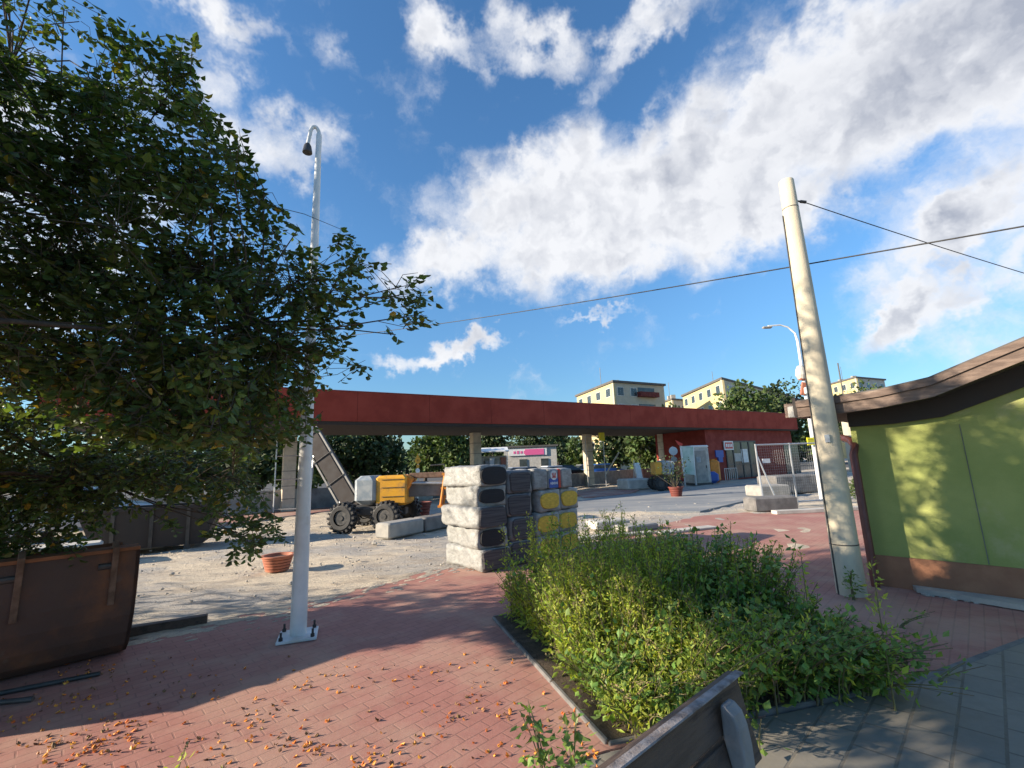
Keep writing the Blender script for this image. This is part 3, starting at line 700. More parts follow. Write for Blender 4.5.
lab3 = [('yellow mineral wool pack at the bottom left of the yellow stack', 'yellow mineral wool pack at the bottom right of the yellow stack'),
        ('yellow mineral wool pack in the middle layer, left of the pair', 'yellow mineral wool pack in the middle layer, right of the pair'),
        ('yellow mineral wool pack on the upper left of the yellow stack, under the printed bags', 'yellow mineral wool pack on the upper right of the yellow stack, bulging end')]
for k in range(3):
    for j in range(2):
        c = pf+e1*(.58*2+.29+.54*j+.02*k)+e2*(.55+.10*j); c.z = k*.385+.005
        pack('insulation_pack', (.535, .95, .39), c, RZ+R([3,-2,4][k]+3*j), M['film'], M['woolh'], lab3[k][j], 'oval', seed=20+k*2+j, coreW=.86, coreH=.70)
# printed bags on top
for j, (lb, kind) in enumerate((('white plastic bag at the left of the top row, beside the grey stack', 'w'), ('white bag printed with blue and red panels and a round emblem, in the top row', 'r'), ('white plastic bag at the right end of the top row above the yellow packs', 'w'))):
    c = pf+e1*(.58*2+.17+.31*j)+e2*(.42+.02*j); c.z = 3*.385+.012
    t = pack('printed_bag', (.31, .7, .36), c, RZ+R(4*j), M['film'], None, lb, seed=30+j, group='bags on top of the yellow packs')
    t['category'] = 'bag'
    if kind == 'r':
        mb = MB(); mb.box((-.02,-.352,.10), (.22,.03,.17), bev=.008); mb.build('blue_panel', M['bluep'], t)
        mb = MB(); mb.box((-.02,-.352,.27), (.22,.028,.15), bev=.008); mb.build('grey_panel', M['bluegrey'], t)
        mb = MB(); mb.tube([(-.02,-.36,.24),(-.02,-.372,.24)], .085, 20); rg = mb.build('round_emblem', M['whitep'], t)
        mb = MB()
        for a in (-.035, .0, .035): mb.box((-.02+a,-.375,.25), (.014,.006,.07), ry=a*9)
        mb.box((-.02,-.375,.205), (.09,.006,.02)); mb.build('emblem_figure', M['redp'], rg)
        mb = MB(); mb.box((.135,-.34,.18), (.06,.05,.34), bev=.01); mb.build('red_stripe', M['redp'], t)
        mb = MB()
        for i in range(6): mb.box((-.10+.032*i,-.369,.10), (.018,.004,.035+.01*(i % 2)))
        mb.build('lettering', M['whitep'], t)

# ------------------------------------------------------------------ concrete slabs, stones, pots
def block(name, c, size, rz, m_, label, cat, bev=.03):
    mb = MB(); mb.box((0,0,size[2]/2), size, bev=bev)
    o = mb.build(name, M[m_]); o.location = c; o.rotation_euler = (0,0,rz); return tag(o, label, cat)
ka, kb = G(386, 541), G(455, 527); kd = (kb-ka)
for i, (t0, t1, mm, lb) in enumerate(((0,.48,'conc','weathered grey concrete kerb block lying nearer the lamp post'), (.5,1.0,'conc_d','darker grey concrete kerb block lying beside the insulation packs'))):
    c = ka+kd*((t0+t1)/2)+Vector((-.2,.35,0)); block('concrete_block', c, (kd.length*(t1-t0), .5, .36), math.atan2(kd.y, kd.x), mm, lb, 'concrete block', .04)
block('paving_slab_pile', G(608,528), (.95,.55,.20), R(20), 'conc_l', 'pale concrete slabs stacked low beyond the yellow packs, left', 'slabs')
block('paving_slab_pile', G(636,530), (1.0,.5,.14), R(30), 'conc', 'grey concrete slabs stacked low beyond the weeds, behind the flat plank', 'slabs')
block('timber_plank', G(612,537), (2.0,.22,.06), R(15), 'conc_l', 'pale flat plank lying on the paving edge beyond the weeds', 'plank', .01)
block('timber_plank', G(686,531), (1.6,.3,.05), R(22), 'conc_l', 'pale sandy plank lying alone on the red paving edge', 'plank', .01)
block('concrete_block', G(634,489.5), (1.5,1.2,.62), R(20), 'conc_l', 'pale concrete block lying beyond the road near the right column', 'concrete block', .08)
block('concrete_block', G(770,512)+Vector((.2,.3,0)), (1.35,.6,.42), R(6), 'conc_d', 'speckled grey stone block standing at the foot of the mesh fence', 'concrete block', .05)
block('concrete_block', G(768,496), (1.3,1.0,.45), R(10), 'conc', 'blue-grey wrapped block behind the mesh fence, left one', 'concrete block', .05)
block('concrete_block', G(786,494)+Vector((.6,.8,0)), (2.1,1.2,.75), R(10), 'conc_d', 'large grey block behind the mesh fence, right one', 'concrete block', .06)
block('timber_plank', G(818,512), (2.6,.25,.10), R(5), 'conc_l', 'long pale board on the ground behind the utility pole', 'plank', .01)
def pot(c, r, h, m_, label, nr=5, plant=False):
    t = empty('plant_pot', c, label, 'plant pot')
    prof_ = [(r*.72,0)]
    for k in range(nr):
        z0 = h*(k)/nr; rr_ = r*(.72+.28*k/nr); prof_ += [(rr_+.012, z0+h*.1/nr), (rr_+.018, z0+h*.8/nr), (rr_-.004, z0+h*.95/nr)]
    prof_ += [(r+.03,h*.97),(r+.03,h*1.06),(r-.02,h*1.06),(r-.04,h*.85),(.001,h*.82)]
    mb = MB(); mb.lathe(prof_, n=26); smooth_by_angle(mb.build('pot', M[m_], t), 35)
    mb = MB(); mb.lathe([(r-.03,h*.88),(.001,h*.9)], n=20); mb.build('soil', M['soil'], t)
    return t
pot(G(271,573)+Vector((0,.2,0)), .24, .24, 'terra', 'ribbed terracotta planter on the sandy ground left of the lamp post')
pot(G(421,519)+Vector((0,.2,0)), .29, .50, 'terrad', 'dull red ribbed drum planter beside the boom lift')
p3 = pot(G(679,497)+Vector((0,.3,0)), .30, .40, 'terrad', 'dark red pot with a sparse shrub in front of the red building')
mb = MB(); rnd = random.Random(5)
for k in range(9):
    tip = Vector((rnd.gauss(0,.4), rnd.gauss(0,.3), 1.3+rnd.uniform(-.2,.5))); mb.cur = 1; mb.tube([(0,0,.36), tip*.5+Vector((0,0,.1)), tip], [.02,.012,.006], 4)
    mb.cur = 0
    for i in range(30):
        p = tip*rnd.uniform(.5,1.02)+Vector((rnd.gauss(0,.1), rnd.gauss(0,.1), rnd.gauss(0,.1))); d = rnd_dir(); leafquad(mb, p, d, d.cross(rnd_dir()).normalized(), .1, .035)
mb.build('shrub', [M['far1'], M['twig']], p3)
mb = MB(); c = G(408,519)+Vector((0,.5,0)); mb.box(c+Vector((0,0,.27)), (.42,.5,.54), bev=.03, rz=.2); tag(mb.build('plastic_crate', M['dark']), 'dark box standing left of the red ribbed drum', 'crate')
# loose stones on the sandy ground
mb = MB(); rnd = random.Random(3)
for k in range(1500):
    x, y = rnd.uniform(-9, 9), rnd.uniform(6.2, 17)
    # only on the sandy side of the paving edge
    ye = 5+ (x+4)*1.0 if x < 1 else 9.6+(x-1.2)*.95
    if y < ye-.35*abs(rnd.gauss(0,1)): continue
    s_ = rnd.uniform(.008,.024)*(1 if rnd.random() < .96 else 2.2); mb.box((x,y,s_*.2), (s_*2,s_*1.5,s_*1.1), rz=rnd.random()*3, rx=rnd.uniform(-.4,.4), bev=s_*.35)
tag(mb.build('loose_stones', M['stone']), 'small pale stones scattered over the dug-up sandy ground', 'stones', kind='stuff')
# fallen orange blossoms
mb = MB(); rnd = random.Random(11); cl = [(rnd.uniform(0,600), rnd.uniform(668,790)) for _ in range(34)]+[(95,752),(100,745),(85,748),(130,738),(120,722),(250,718)]
cnt = 0
while cnt < 620:
    if rnd.random() < .62: c = rnd.choice(cl); px, py = c[0]+rnd.gauss(0,16), c[1]+rnd.gauss(0,5)
    else: px, py = rnd.uniform(-40,590), rnd.uniform(655,800)
    p = G(px, py)
    if px > 500+(py-618)*.85: continue
    cnt += 1; mb.cur = 0 if rnd.random() < .62 else 1
    a = rnd.random()*6.28; L = rnd.uniform(.015,.033); d = Vector((math.cos(a), math.sin(a), rnd.uniform(.05,.5))).normalized(); s_ = d.cross(Vector((0,0,1))).normalized()
    q = p+Vector((0,0,.004))
    for j in range(rnd.choice((2,3,4))):
        dj = (d+s_*rnd.uniform(-.9,.9)+Vector((0,0,rnd.uniform(0,.6)))).normalized(); sj = dj.cross(Vector((rnd.gauss(0,.4),rnd.gauss(0,.4),1))).normalized(); leafquad(mb, q, dj, sj, L, L*.3, .9)
tag(mb.build('fallen_blossoms', [M['blossom'], M['dryleaf']]), 'orange fallen blossoms and dry leaves scattered over the red paving', 'fallen blossoms', kind='stuff')

# ------------------------------------------------------------------ boom lift
bl0 = G(365, 531); bl = empty('boom_lift', (bl0.x, 13.2, 0), 'orange-yellow boom lift with grey counterweight and chunky black tyres parked on the sand', 'boom lift')
def BL(px, py, Y=13.2): return A(px, py, Y)-Vector((bl0.x, 13.2, 0))
def wheel(c, r, wd, ang, parent):
    mb = MB(); ax = rotv(ang); n = 28; a0 = Vector((-ax.y, ax.x, 0)); vs = []; fs = []
    pr = [(r*.55,-.5),(r*.8,-.52),(r*.95,-.42),(r*.97,0),(r*.95,.42),(r*.8,.52),(r*.55,.5)]
    for k in range(n):
        t = 2*math.pi*k/n
        for i, (q, h) in enumerate(pr): 
            p = c+(a0*math.cos(t)+Vector((0,0,1))*math.sin(t))*q+ax*h*wd; vs.append(p)
    m_ = len(pr)
    for k in range(n):
        for i in range(m_-1): fs.append((k*m_+i, k*m_+i+1, ((k+1) % n)*m_+i+1, ((k+1) % n)*m_+i))
    mb.add(vs, fs)
    for k in range(18):
        t = 2*math.pi*k/18
        for s_ in (-1, 1):
            cc = c+(a0*math.cos(t+s_*.09)+Vector((0,0,1))*math.sin(t+s_*.09))*r*.99+ax*s_*wd*.24
            rad = (a0*math.cos(t)+Vector((0,0,1))*math.sin(t)); tan = ax.cross(rad)
            L_ = (ax*.27*wd+tan*.03*s_); 
            q8 = [cc+rad*dz*.03*1.1+tan*dt*.03+L_*dl for dz in (-1,1) for dt in (-1,1) for dl in (-1,1)]
            mb.add(q8, [(0,1,3,2),(4,6,7,5),(0,4,5,1),(2,3,7,6),(0,2,6,4),(1,5,7,3)])
    w_ = mb.build('wheel', M['black'], parent)
    mb = MB(); mb.tube([c-ax*wd*.4, c+ax*wd*.4], r*.5, 18); mb.tube([c-ax*wd*.46, c+ax*wd*.46], r*.18, 12); mb.build('rim', M['dark'], w_)
wr = .38
wf = [G(346,531), G(385,531)]
for c in (Vector((wf[0].x, 12.9, 0)), Vector((wf[1].x, 12.9, 0)), Vector((wf[0].x+.1, 14.6, 0)), Vector((wf[1].x+.2, 14.6, 0))):
    wheel(c-Vector((bl0.x,13.2,0))+Vector((0,0,wr)), wr, .34, R(78), bl)
mb = MB(); mb.box((.0,.5,.50), (1.5,1.15,.26), bev=.04); mb.box((.75,.4,.45), (.5,.35,.2), bev=.03); mb.build('chassis', M['dark'], bl)
a, b = BL(356,477), BL(376,505)
mb = MB(); mb.box(((a.x+b.x)/2,.45,(a.z+b.z)/2+.02), (b.x-a.x+.02,1.15,a.z-b.z), bev=.12); mb.build('counterweight', M['bluegrey'], bl)
a2, b2 = BL(376.5,476), BL(407,505)
mb = MB(); mb.box(((a2.x+b2.x)/2,.45,(a2.z+b2.z)/2), (b2.x-a2.x,1.05,a2.z-b2.z), bev=.07)
tu = mb.build('turret_hood', M['yellow'], bl)
for z in (.25,.5,.72):
    mb = MB(); mb.box(((a2.x+b2.x)/2+.05,-.082,b2.z+z), (.62,.02,.016)); mb.build('panel_seam', M['dark'], tu)
mb = MB(); mb.box(((a2.x+b2.x)/2,.45,.70), (.75,.8,.12)); mb.build('slewing_ring', M['dark'], bl)
a3 = BL(404,487); b3 = BL(449,488)
mb = MB(); mb.box(((a3.x+b3.x)/2,.35,a3.z-.08), (b3.x-a3.x,.28,.42), bev=.02); mb.build('boom', M['conc_d'], bl)
mb = MB(); p, q = BL(408,476), BL(443,475.5); mb.box(((p.x+q.x)/2,.3,p.z), (q.x-p.x,.2,.16), bev=.02); mb.build('upper_arm', M['rustl'], bl)
mb = MB(); mb.tube([(p.x,.15,p.z-.2),(q.x,.15,q.z-.22)], .035, 10); mb.build('hydraulic_ram', M['galv'], bl)
mb = MB(); p = BL(405,484); mb.box((p.x,.3,p.z), (.28,.5,.5), ry=.5, bev=.05); mb.build('boom_knuckle', M['orange'], bl)
bs_ = BL(447,485); ck = bl
jb = None
mb = MB()
for dx in (-.14,.14):
    for dy in (0,.55):
        p0, p1 = Vector((bs_.x+dx*.5,.1+dy,1.45)), Vector((bs_.x+dx*1.5,.1+dy,.55)); mb.tube([p0,p1], .035, 8)
mb.box((bs_.x,.38,.55), (.55,.75,.06)); mb.box((bs_.x,.1,1.05), (.38,.05,.05)); mb.box((bs_.x,.38,1.45), (.30,.65,.06)); mb.build('work_basket', M['orange'], bl)
mb = MB(); mb.tube([(bs_.x,.1,1.45),(bs_.x-.1,.1,1.72),(bs_.x-.5,.1,1.70)], .02, 8); mb.build('control_rail', M['dark'], bl)

# inclined loading conveyor
cv = empty('loading_ramp', (BL(352,508,13.6)+Vector((bl0.x,13.2,0))).to_3d(), 'inclined dark steel conveyor with rails rising left behind the lamp post', 'conveyor')
cb, ct = A(352,508,14.0), A(308,432,14.6); cv.location = (cb.x, cb.y, 0); cb = cb-cv.location; ct = ct-cv.location; dd = (ct-cb).normalized(); sd_ = Vector((0,1,0))
for off_, nm, mm, wd in ((0,'belt','soff',.46),(.30,'side_rail','conc',.05),(-.30,'side_rail','conc',.05)):
    nrm = Vector((-dd.z,0,dd.x)); 
    a = cb+nrm*off_; b = ct+nrm*off_
    mb = MB(); mb.slab([a+nrm*-wd/2*1.0+sd_*0, b+nrm*-wd/2, b+nrm*wd/2, a+nrm*wd/2], .5 if nm == 'belt' else .06); mb.build(nm, M[mm], cv)
for t in (.05,.35,.65,.95):
    mb = MB(); p = cb.lerp(ct, t); mb.tube([p-nrm*.34+Vector((0,-.02,0)), p+nrm*.34+Vector((0,-.02,0))], .014, 8); mb.build('cross_bar', M['dark'], cv)
for t in (.3,.9):
    p = cb.lerp(ct, t); mb = MB(); mb.tube([p+sd_*.3, (p.x, .3, 0)], .04, 8); mb.build('leg', M['galv'], cv)

# ------------------------------------------------------------------ canopy, red building
cf = Vector((-15, 14.15, 0)); cg = Vector((23.9, 38.5, 0)); cdir = (cg-cf).normalized(); cback = Vector((-cdir.y, cdir.x, 0))
CB, CTOP = 3.72, 5.02
ca = empty('red_canopy', cf, 'long flat canopy with deep red fascia on cream columns across the square', 'canopy')
Lc = (cg-cf).length
def CL(s, o, z): return cdir*s+cback*o+Vector((0,0,z))
mb = MB(); nseg = 14
for k in range(nseg):
    s0, s1 = Lc*k/nseg+.006, Lc*(k+1)/nseg-.006
    mb.slab([CL(s0,0,CB), CL(s1,0,CB), CL(s1,0,CTOP), CL(s0,0,CTOP)], .06)
mb.build('fascia', M['red'], ca)
mb = MB(); mb.slab([CL(Lc,0,CB), CL(Lc,6.4,CB), CL(Lc,6.4,CTOP), CL(Lc,0,CTOP)], .06); mb.build('end_fascia', M['red'], ca)
mb = MB(); mb.slab([CL(0,6.4,CB), CL(0,0,CB), CL(0,0,CTOP), CL(0,6.4,CTOP)], .06); mb.build('end_fascia', M['red'], ca)
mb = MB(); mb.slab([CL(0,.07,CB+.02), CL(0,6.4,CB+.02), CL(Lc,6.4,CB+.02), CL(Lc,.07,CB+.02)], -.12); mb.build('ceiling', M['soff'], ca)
mb = MB(); mb.slab([CL(0,.10,CB-.14), CL(Lc-13,.10,CB-.14), CL(Lc-13,.10,CB+.018), CL(0,.10,CB+.018)], .35); mb.build('edge_beam', M['soff'], ca)
mb = MB(); mb.slab([CL(.1,.1,CTOP-.1), CL(Lc-.1,.1,CTOP-.1), CL(Lc-.1,6.4,CTOP-.1), CL(.1,6.4,CTOP-.1)], .1); mb.build('roof', M['roofd'], ca)
mb = MB(); mb.slab([CL(0,-.02,CTOP-.001), CL(Lc,-.02,CTOP-.001), CL(Lc,.05,CTOP-.001+.03), CL(0,.05,CTOP+.03)], .03); mb.build('roof_flashing', M['reddark'], ca)
cols = [G(287,511.5), A(476,470,27.2), G(590,486), G(666,481)]
for i, c in enumerate(cols):
    c = Vector((c.x, c.y, 0)); l_ = c-cf
    mb = MB(); mb.box(l_+Vector((0,0,1.86)), (.52,.52,3.72), rz=math.atan2(cdir.y,cdir.x), bev=.03); o = mb.build('column', M['cream'], ca)
    for z in (.55,1.1,1.75,2.4,3.0):
        mb = MB(); mb.box(l_+Vector((0,0,z)), (.526,.526,.03), rz=math.atan2(cdir.y,cdir.x)); mb.build('joint_band', M['conc_d'], o)
# yellow light box under the canopy
mb = MB(); c = A(601.5,435.5,31.5); mb.box(c, (.4,.2,.75), bev=.03, rz=.5); o = tag(mb.build('hanging_sign', M['yel2']), 'small yellow sign hanging under the red canopy beside a column', 'sign')
mb = MB(); mb.tube([c+Vector((0,0,.37)), c+Vector((0,0,CB-c.z+.02))], .02, 6); mb.build('hanger', M['dark'], o)
# red building under the right end of the canopy
rb = empty('red_building', cf, 'dark red rendered shop building under the far right end of the canopy', 'building')
def SX(px):   # distance along the canopy line at picture column px
    d = ray(px, 450); o_ = Vector((cf.x, cf.y)); 
    # solve (o_+cdir*s) parallel to d.xy
    return (o_.y*d.x-o_.x*d.y)/(cdir.x*d.y-cdir.y*d.x)
s1, s2, s0 = SX(713), Lc-.3, SX(676)
mb = MB(); mb.slab([CL(s1,.5,0), CL(s2,.5,0), CL(s2,.5,CB), CL(s1,.5,CB)], 4.5); mb.build('wall', M['redwall'], rb)
def rbbox(px0, px1, z0, z1, off_, th, name, m_, parent=rb):
    a, b = SX(px0), SX(px1); mb = MB(); mb.slab([CL(a,off_,z0), CL(b,off_,z0), CL(b,off_,z1), CL(a,off_,z1)], th); return mb.build(name, M[m_], parent)
d_ = rbbox(731.5,762,.1,2.75,.47,.06,'glazed_entrance','glass')
for a in (731.5,738.5,747,754.5,761): rbbox(a,a+.9,.1,2.75,.43,.05,'mullion','dark',d_)
rbbox(731.5,762,1.05,1.12,.435,.04,'transom','dark',d_); rbbox(731.5,762,2.72,2.82,.42,.06,'lintel','dark',d_)
rbbox(746.5,753,1.2,2.2,.44,.02,'poster','whitep',d_)
rbbox(739,746,1.3,1.9,.445,.02,'poster','conc_l',d_)
sg = rbbox(729.5,738.5,2.15,2.8,.36,.08,'shop_sign','whitep')
rbbox(730.3,737.7,2.25,2.7,.35,.01,'sign_text_band','redp',sg)
for k, (a, b) in enumerate(((731,732.3),(732.8,734.1),(734.6,735.6),(736.1,737.2))): rbbox(a,b,2.36,2.6,.345,.01,'sign_mark','whitep',sg)
hb = rbbox(721,728.5,1.65,2.15,.42,.08,'blue_wall_panel','bluep'); rbbox(722.7,727,1.3,1.66,.40,.1,'panel_body','bluep')
rbbox(790,804,.1,2.6,.46,.06,'side_window','glass')
t = empty('railing', cf, 'low pale metal railing in front of the red shop wall', 'railing')
mb = MB()
a, b = SX(717), SX(729)
mb.tube([CL(a,-.4,.85), CL(b,-.4,.85)], .03, 6); mb.build('top_rail', M['galv'], t)
for k in range(7):
    s_ = a+(b-a)*k/6; mb = MB(); mb.tube([CL(s_,-.4,0), CL(s_,-.4,.85)], .025, 6); mb.build('upright', M['galv'], t)
mb = MB(); mb.slab([CL(s1,-1.2,.14), CL(s2,-1.2,.14), CL(s2,.49,.14), CL(s1,.49,.14)], .2); tag(mb.build('doorstep', M['conc_l']), 'pale concrete step along the front of the red shop', 'step')
# portable toilet cabin, banner, playthings
c = G(702, 485)+Vector((0,.6,0))
tc_ = empty('portable_toilet', c, 'pale grey portable toilet cabin in front of the red building', 'toilet cabin', R(12))
mb = MB(); mb.box((0,0,1.2), (1.2,1.15,2.2), bev=.05); mb.build('cabin', M['conc_l'], tc_)
mb = MB(); mb.box((0,0,2.36), (1.25,1.2,.14), bev=.05); mb.build('roof', M['whitep'], tc_)
mb = MB(); mb.box((-.02,-.59,1.15), (.8,.03,1.9), bev=.01); dr = mb.build('door', M['conc'], tc_)
mb = MB(); mb.box((-.2,-.62,1.55), (.3,.03,.35)); mb.build('vent_panel', M['bluegrey'], dr); mb = MB(); mb.box((.3,-.62,1.1), (.05,.05,.16)); mb.build('handle', M['dark'], dr)
mb = MB(); mb.box((0,0,.06), (1.3,1.25,.1)); mb.build('skid', M['dark'], tc_)
bn_ = empty('banner_stand', A(688,480,28.5).xy.to_3d(), 'pale green and white banner on a leaning white frame beside the toilet cabin', 'banner')
b_l = bn_.location
def BN(px, py, Y=28.5): return A(px, py, Y)-b_l
mb = MB(); mb.tube([BN(684,475), BN(680.5,445)], .06, 8); mb.build('frame_pole', M['whitep'], bn_)
mb = MB(); mb.tube([BN(695,475.5), BN(693,446)], .05, 8); mb.build('frame_pole', M['whitep'], bn_)
mb = MB(); mb.slab([BN(685,474,28.45), BN(695,475,28.45), BN(693,447,28.45), BN(682,446,28.45)], .04); mb.build('banner_cloth', M['cloth'], bn_)
mb = MB(); mb.slab([BN(675,440,28.4), BN(683,444,28.4), BN(681,446,28.4), BN(678,445,28.4)], .04); mb.build('red_pennant', M['redp'], bn_)
mb = MB(); mb.tube([BN(684,473), Vector((BN(684,473).x,0,0))], .05, 6); mb.tube([BN(695,473), Vector((BN(695,473).x,0,0))], .05, 6); mb.build('foot', M['galv'], bn_)
def blob(name, px, py, sx, sy, sz, m_, label, cat, Y=30.5):
    c = A(px, py, Y); mb = MB(); mb.box((0,0,sz/2), (sx,sy,sz), bev=min(sx,sz)*.25); o = mb.build(name, M[m_]); o.location = (c.x, Y, 0); return tag(o, label, cat)
blob('traffic_barrier', 714, 470, .75, .4, 1.55, 'orange', 'tall orange plastic barrier beside the toilet cabin', 'barrier', 31)
blob('plastic_drum', 711.5, 475, .75, .7, .75, 'bluep', 'blue plastic drum at the foot of the orange barrier', 'drum', 30.2)
# mini dumper
md0 = A(662,480,25.5); md = empty('mini_dumper', (md0.x, 25.5, 0), 'small yellow and blue site dumper parked by the column beyond the road', 'dumper')
def MDp(px, py): return A(px, py, 25.5)-md.location
def mdbox(x0, y0, x1, y1, dp, oy, name, m_, ry=0, bev=.06):
    a, b = MDp(x0,y0), MDp(x1,y1); mb = MB(); mb.box(((a.x+b.x)/2, oy, (a.z+b.z)/2), (b.x-a.x, dp, a.z-b.z), ry=ry, bev=bev); return mb.build(name, M[m_], md)
mdbox(652.5,462,660,475,1.0,0,'engine_hood','yellow'); mdbox(659,461,672,474.5,1.1,.05,'skip','bluegrey',.12)
mdbox(656,475,675,480,.8,0,'chassis','rust',0,.02); mdbox(672,462,681,476,.9,.1,'bucket','rust_in',-.15)
for px in (658, 671):
    c = MDp(px,482); wheel(Vector((c.x,-.5,.36)), .36, .28, R(90), md); wheel(Vector((c.x,.6,.36)), .36, .28, R(90), md)
# round white sign near column, warning sign
def post_sign(px, py0, Y, label, shape):
    c = A(px, py0, Y); t = empty('road_sign', (c.x, Y, 0), label, 'road sign')
    mb = MB(); mb.tube([(0,0,0),(0,0,c.z+.3)], .035, 8); mb.build('post', M['galv'], t); s_ = Y/F
    if shape == 'disc':
        mb = MB(); mb.tube([(0,-.04,c.z),(0,-.06,c.z)], 4.2*s_, 20); mb.build('sign_face', M['whitep'], t)
        mb = MB(); mb.tube([(0,-.04,c.z-8.5*s_),(0,-.06,c.z-8.5*s_)], 3.2*s_, 20); mb.build('sign_face', M['conc_l'], t)
    else:
        mb = MB(); w_, h_ = 3.2*s_, 7.5*s_
        mb.slab([(0,-.05,c.z-h_*.45),(w_,-.05,c.z-h_*.05),(0,-.05,c.z+h_),(-w_,-.05,c.z-h_*.05)], .02); q = mb.build('yellow_diamond', M['yel2'] if 0 else M['yellow'], t)
        mb = MB(); mb.slab([(-.45*w_,-.055,c.z-h_*.9),(.45*w_,-.055,c.z-h_*.9),(.45*w_,-.055,c.z-.5*h_),(-.45*w_,-.055,c.z-.5*h_)], .02); mb.build('lower_plate', M['yellow'], t)
        mb = MB(); mb.tube([(0,-.05,c.z-h_*1.25),(0,-.07,c.z-h_*1.25)], 2.2*s_, 16); mb.build('round_plate', M['whitep'], t)
        mb = MB(); mb.box((0,-.056,c.z+.08*h_), (.5*s_,.01,2.2*s_)); mb.build('mark', M['dark'], q)
    return t
post_sign(418, 461, 21.0, 'narrow yellow diamond warning sign with a round white plate below, behind the boom lift', 'warn')
post_sign(673, 451, 30, 'round white sign on a thin post beside the right column', 'disc')
# scaffold frames by the columns
def scaff(px0, px1, ytop, Y, label):
    a = A(px0, 480, Y); b = A(px1, 480, Y); zt = A(px0, ytop, Y).z; t = empty('scaffold_frame', (a.x, Y, 0), label, 'scaffold frame'); wdt = b.x-a.x
    for x in (0, wdt):
        mb = MB(); mb.tube([(x,0,0),(x,0,zt)], .03, 6); mb.build('upright', M['galv'], t)
    for z in (.15, zt*.42, zt*.72, zt-.05):
        mb = MB(); mb.tube([(0,0,z),(wdt,0,z)], .022, 6); mb.build('rung', M['galv'], t)
scaff(275, 301, 435, 20.0, 'thin scaffold frame round the left column behind the lamp post')
scaff(588, 606, 436, 31.5, 'thin scaffold frame beside the middle right column')
mb = MB(); mb.tube([A(606,474,31), A(619,452,31)], .05, 6); t = tag(mb.build('leaning_pole', M['cream']), 'pale pole leaning out beside the middle right column', 'pole')
mb = MB(); mb.tube([A(634,480,30), A(634,460,30)], .03, 6); t = tag(mb.build('thin_post', M['galv']), 'thin grey post standing before the low wall', 'post')
c = A(639.5,482,28); mb = MB(); mb.box((0,0,.75), (.35,.3,1.5), ry=-.12, bev=.05); o = mb.build('marker_post', M['whitep']); o.location = (c.x,28,0); tag(o, 'short white leaning marker post near the pale concrete block', 'post')

# low concrete wall behind the canopy
wpts = [(-60,-14.5), ]
wl = [Vector((-30,7.5,0)), G(300,511)+Vector((0,.8,0)), G(430,500)+Vector((0,.8,0)), G(560,490)+Vector((0,1.5,0)), G(650,481)+Vector((0,2,0)), Vector((13.0,42,0))]
cw = empty('low_concrete_wall', wl[0], 'low grey concrete wall running behind the canopy columns', 'wall')
for a, b in zip(wl, wl[1:]):
    d = b-a; n = max(1, int(d.length/3))
    for k in range(n):
        p = a+d*((k+.5)/n)-wl[0]; mb = MB(); hz = .92+.02*(k % 3)
        mb.box(p+Vector((0,0,hz/2)), (d.length/n-.03,.22,hz), rz=math.atan2(d.y,d.x), bev=.02); mb.build('wall_panel', M['conc' if (k % 4) else 'conc_d'], cw)

# mesh fence, far lamp, signs by the pole
fa, fb = G(763,504), G(828,500); fa = Vector((fa.x*.93, fa.y*.93, 0)); fb = Vector((fb.x*.93, fb.y*.93, 0)); fd = fb-fa
fn = empty('mesh_fence', fa, 'galvanised wire mesh fence panel standing behind the utility pole', 'fence')
fl = fd.length; fu = fd/fl; fh = A(740,388,1).z
zt = 2.0
for k, s_ in enumerate((0, .52, 1.0)):
    mb = MB(); mb.tube([fu*fl*s_, fu*fl*s_+Vector((0,0,zt))], .03, 8); mb.build('post', M['galv'], fn)
for z in (.12, zt-.03):
    mb = MB(); mb.tube([Vector((0,0,z)), fu*fl+Vector((0,0,z))], .024, 8); mb.build('rail', M['galv'], fn)
mb = MB()
for k in range(int(fl/.08)): p = fu*(k*.08+.04); mb.tube([p+Vector((0,0,.12)), p+Vector((0,0,zt))], .0016, 3, False)
for k in range(22): z = .15+k*.085; mb.tube([Vector((0,0,z)), fu*fl+Vector((0,0,z))], .0016, 3, False)
mb.build('wire_mesh', M['galv'], fn)
mb = MB(); mb.tube([Vector((-.12,-.3,0)), Vector((0,0,1.6))], .025, 6); mb.tube([Vector((.35,-.3,0)), Vector((0.02,0,1.6))], .025, 6); mb.build('brace', M['galv'], fn)
mb = MB(); p = fu*.3; mb.box(p+Vector((0,-.04,1.45)), (.28,.02,.14), rz=math.atan2(fu.y,fu.x)); mb.build('notice_plate', M['whitep'], fn)
l2 = G(822,499); s2l = empty('street_lamp', (l2.x, l2.y, 0), 'slender white street lamp with curved arm behind the utility pole', 'street lamp')
def SL(px, py): return A(px, py, l2.y)-s2l.location
tp_ = SL(796,336); 
pts = [Vector((0,0,0)), Vector((0,0,tp_.z*.5)), Vector((0,0,tp_.z-.2)), Vector((-.06,0,tp_.z+.12)), Vector((-.3,0,SL(788,327).z)), Vector((SL(780,325).x,0,SL(780,325).z)), Vector((SL(768,326).x,0,SL(768,326).z))]
mb = MB(); mb.tube(pts, [.085,.07,.05,.035,.03,.03,.028], 12); smooth_by_angle(mb.build('pole', M['steelw'], s2l), 60)
p = SL(767,327); mb = MB(); mb.box(p+Vector((0,0,-.02)), (.36,.14,.08), bev=.03); mb.build('lamp_head', M['conc'], s2l)
p = SL(820,441); mb = MB(); mb.box(Vector((-.14,-.10,p.z)), (.30,.03,.28), rz=.1); q = mb.build('yellow_plate', M['yel2'], s2l)
mb = MB()
for k in range(3): mb.box(Vector((-.15,-.118,p.z+.07-.06*k)), (.2,.004,.015), rz=.1)
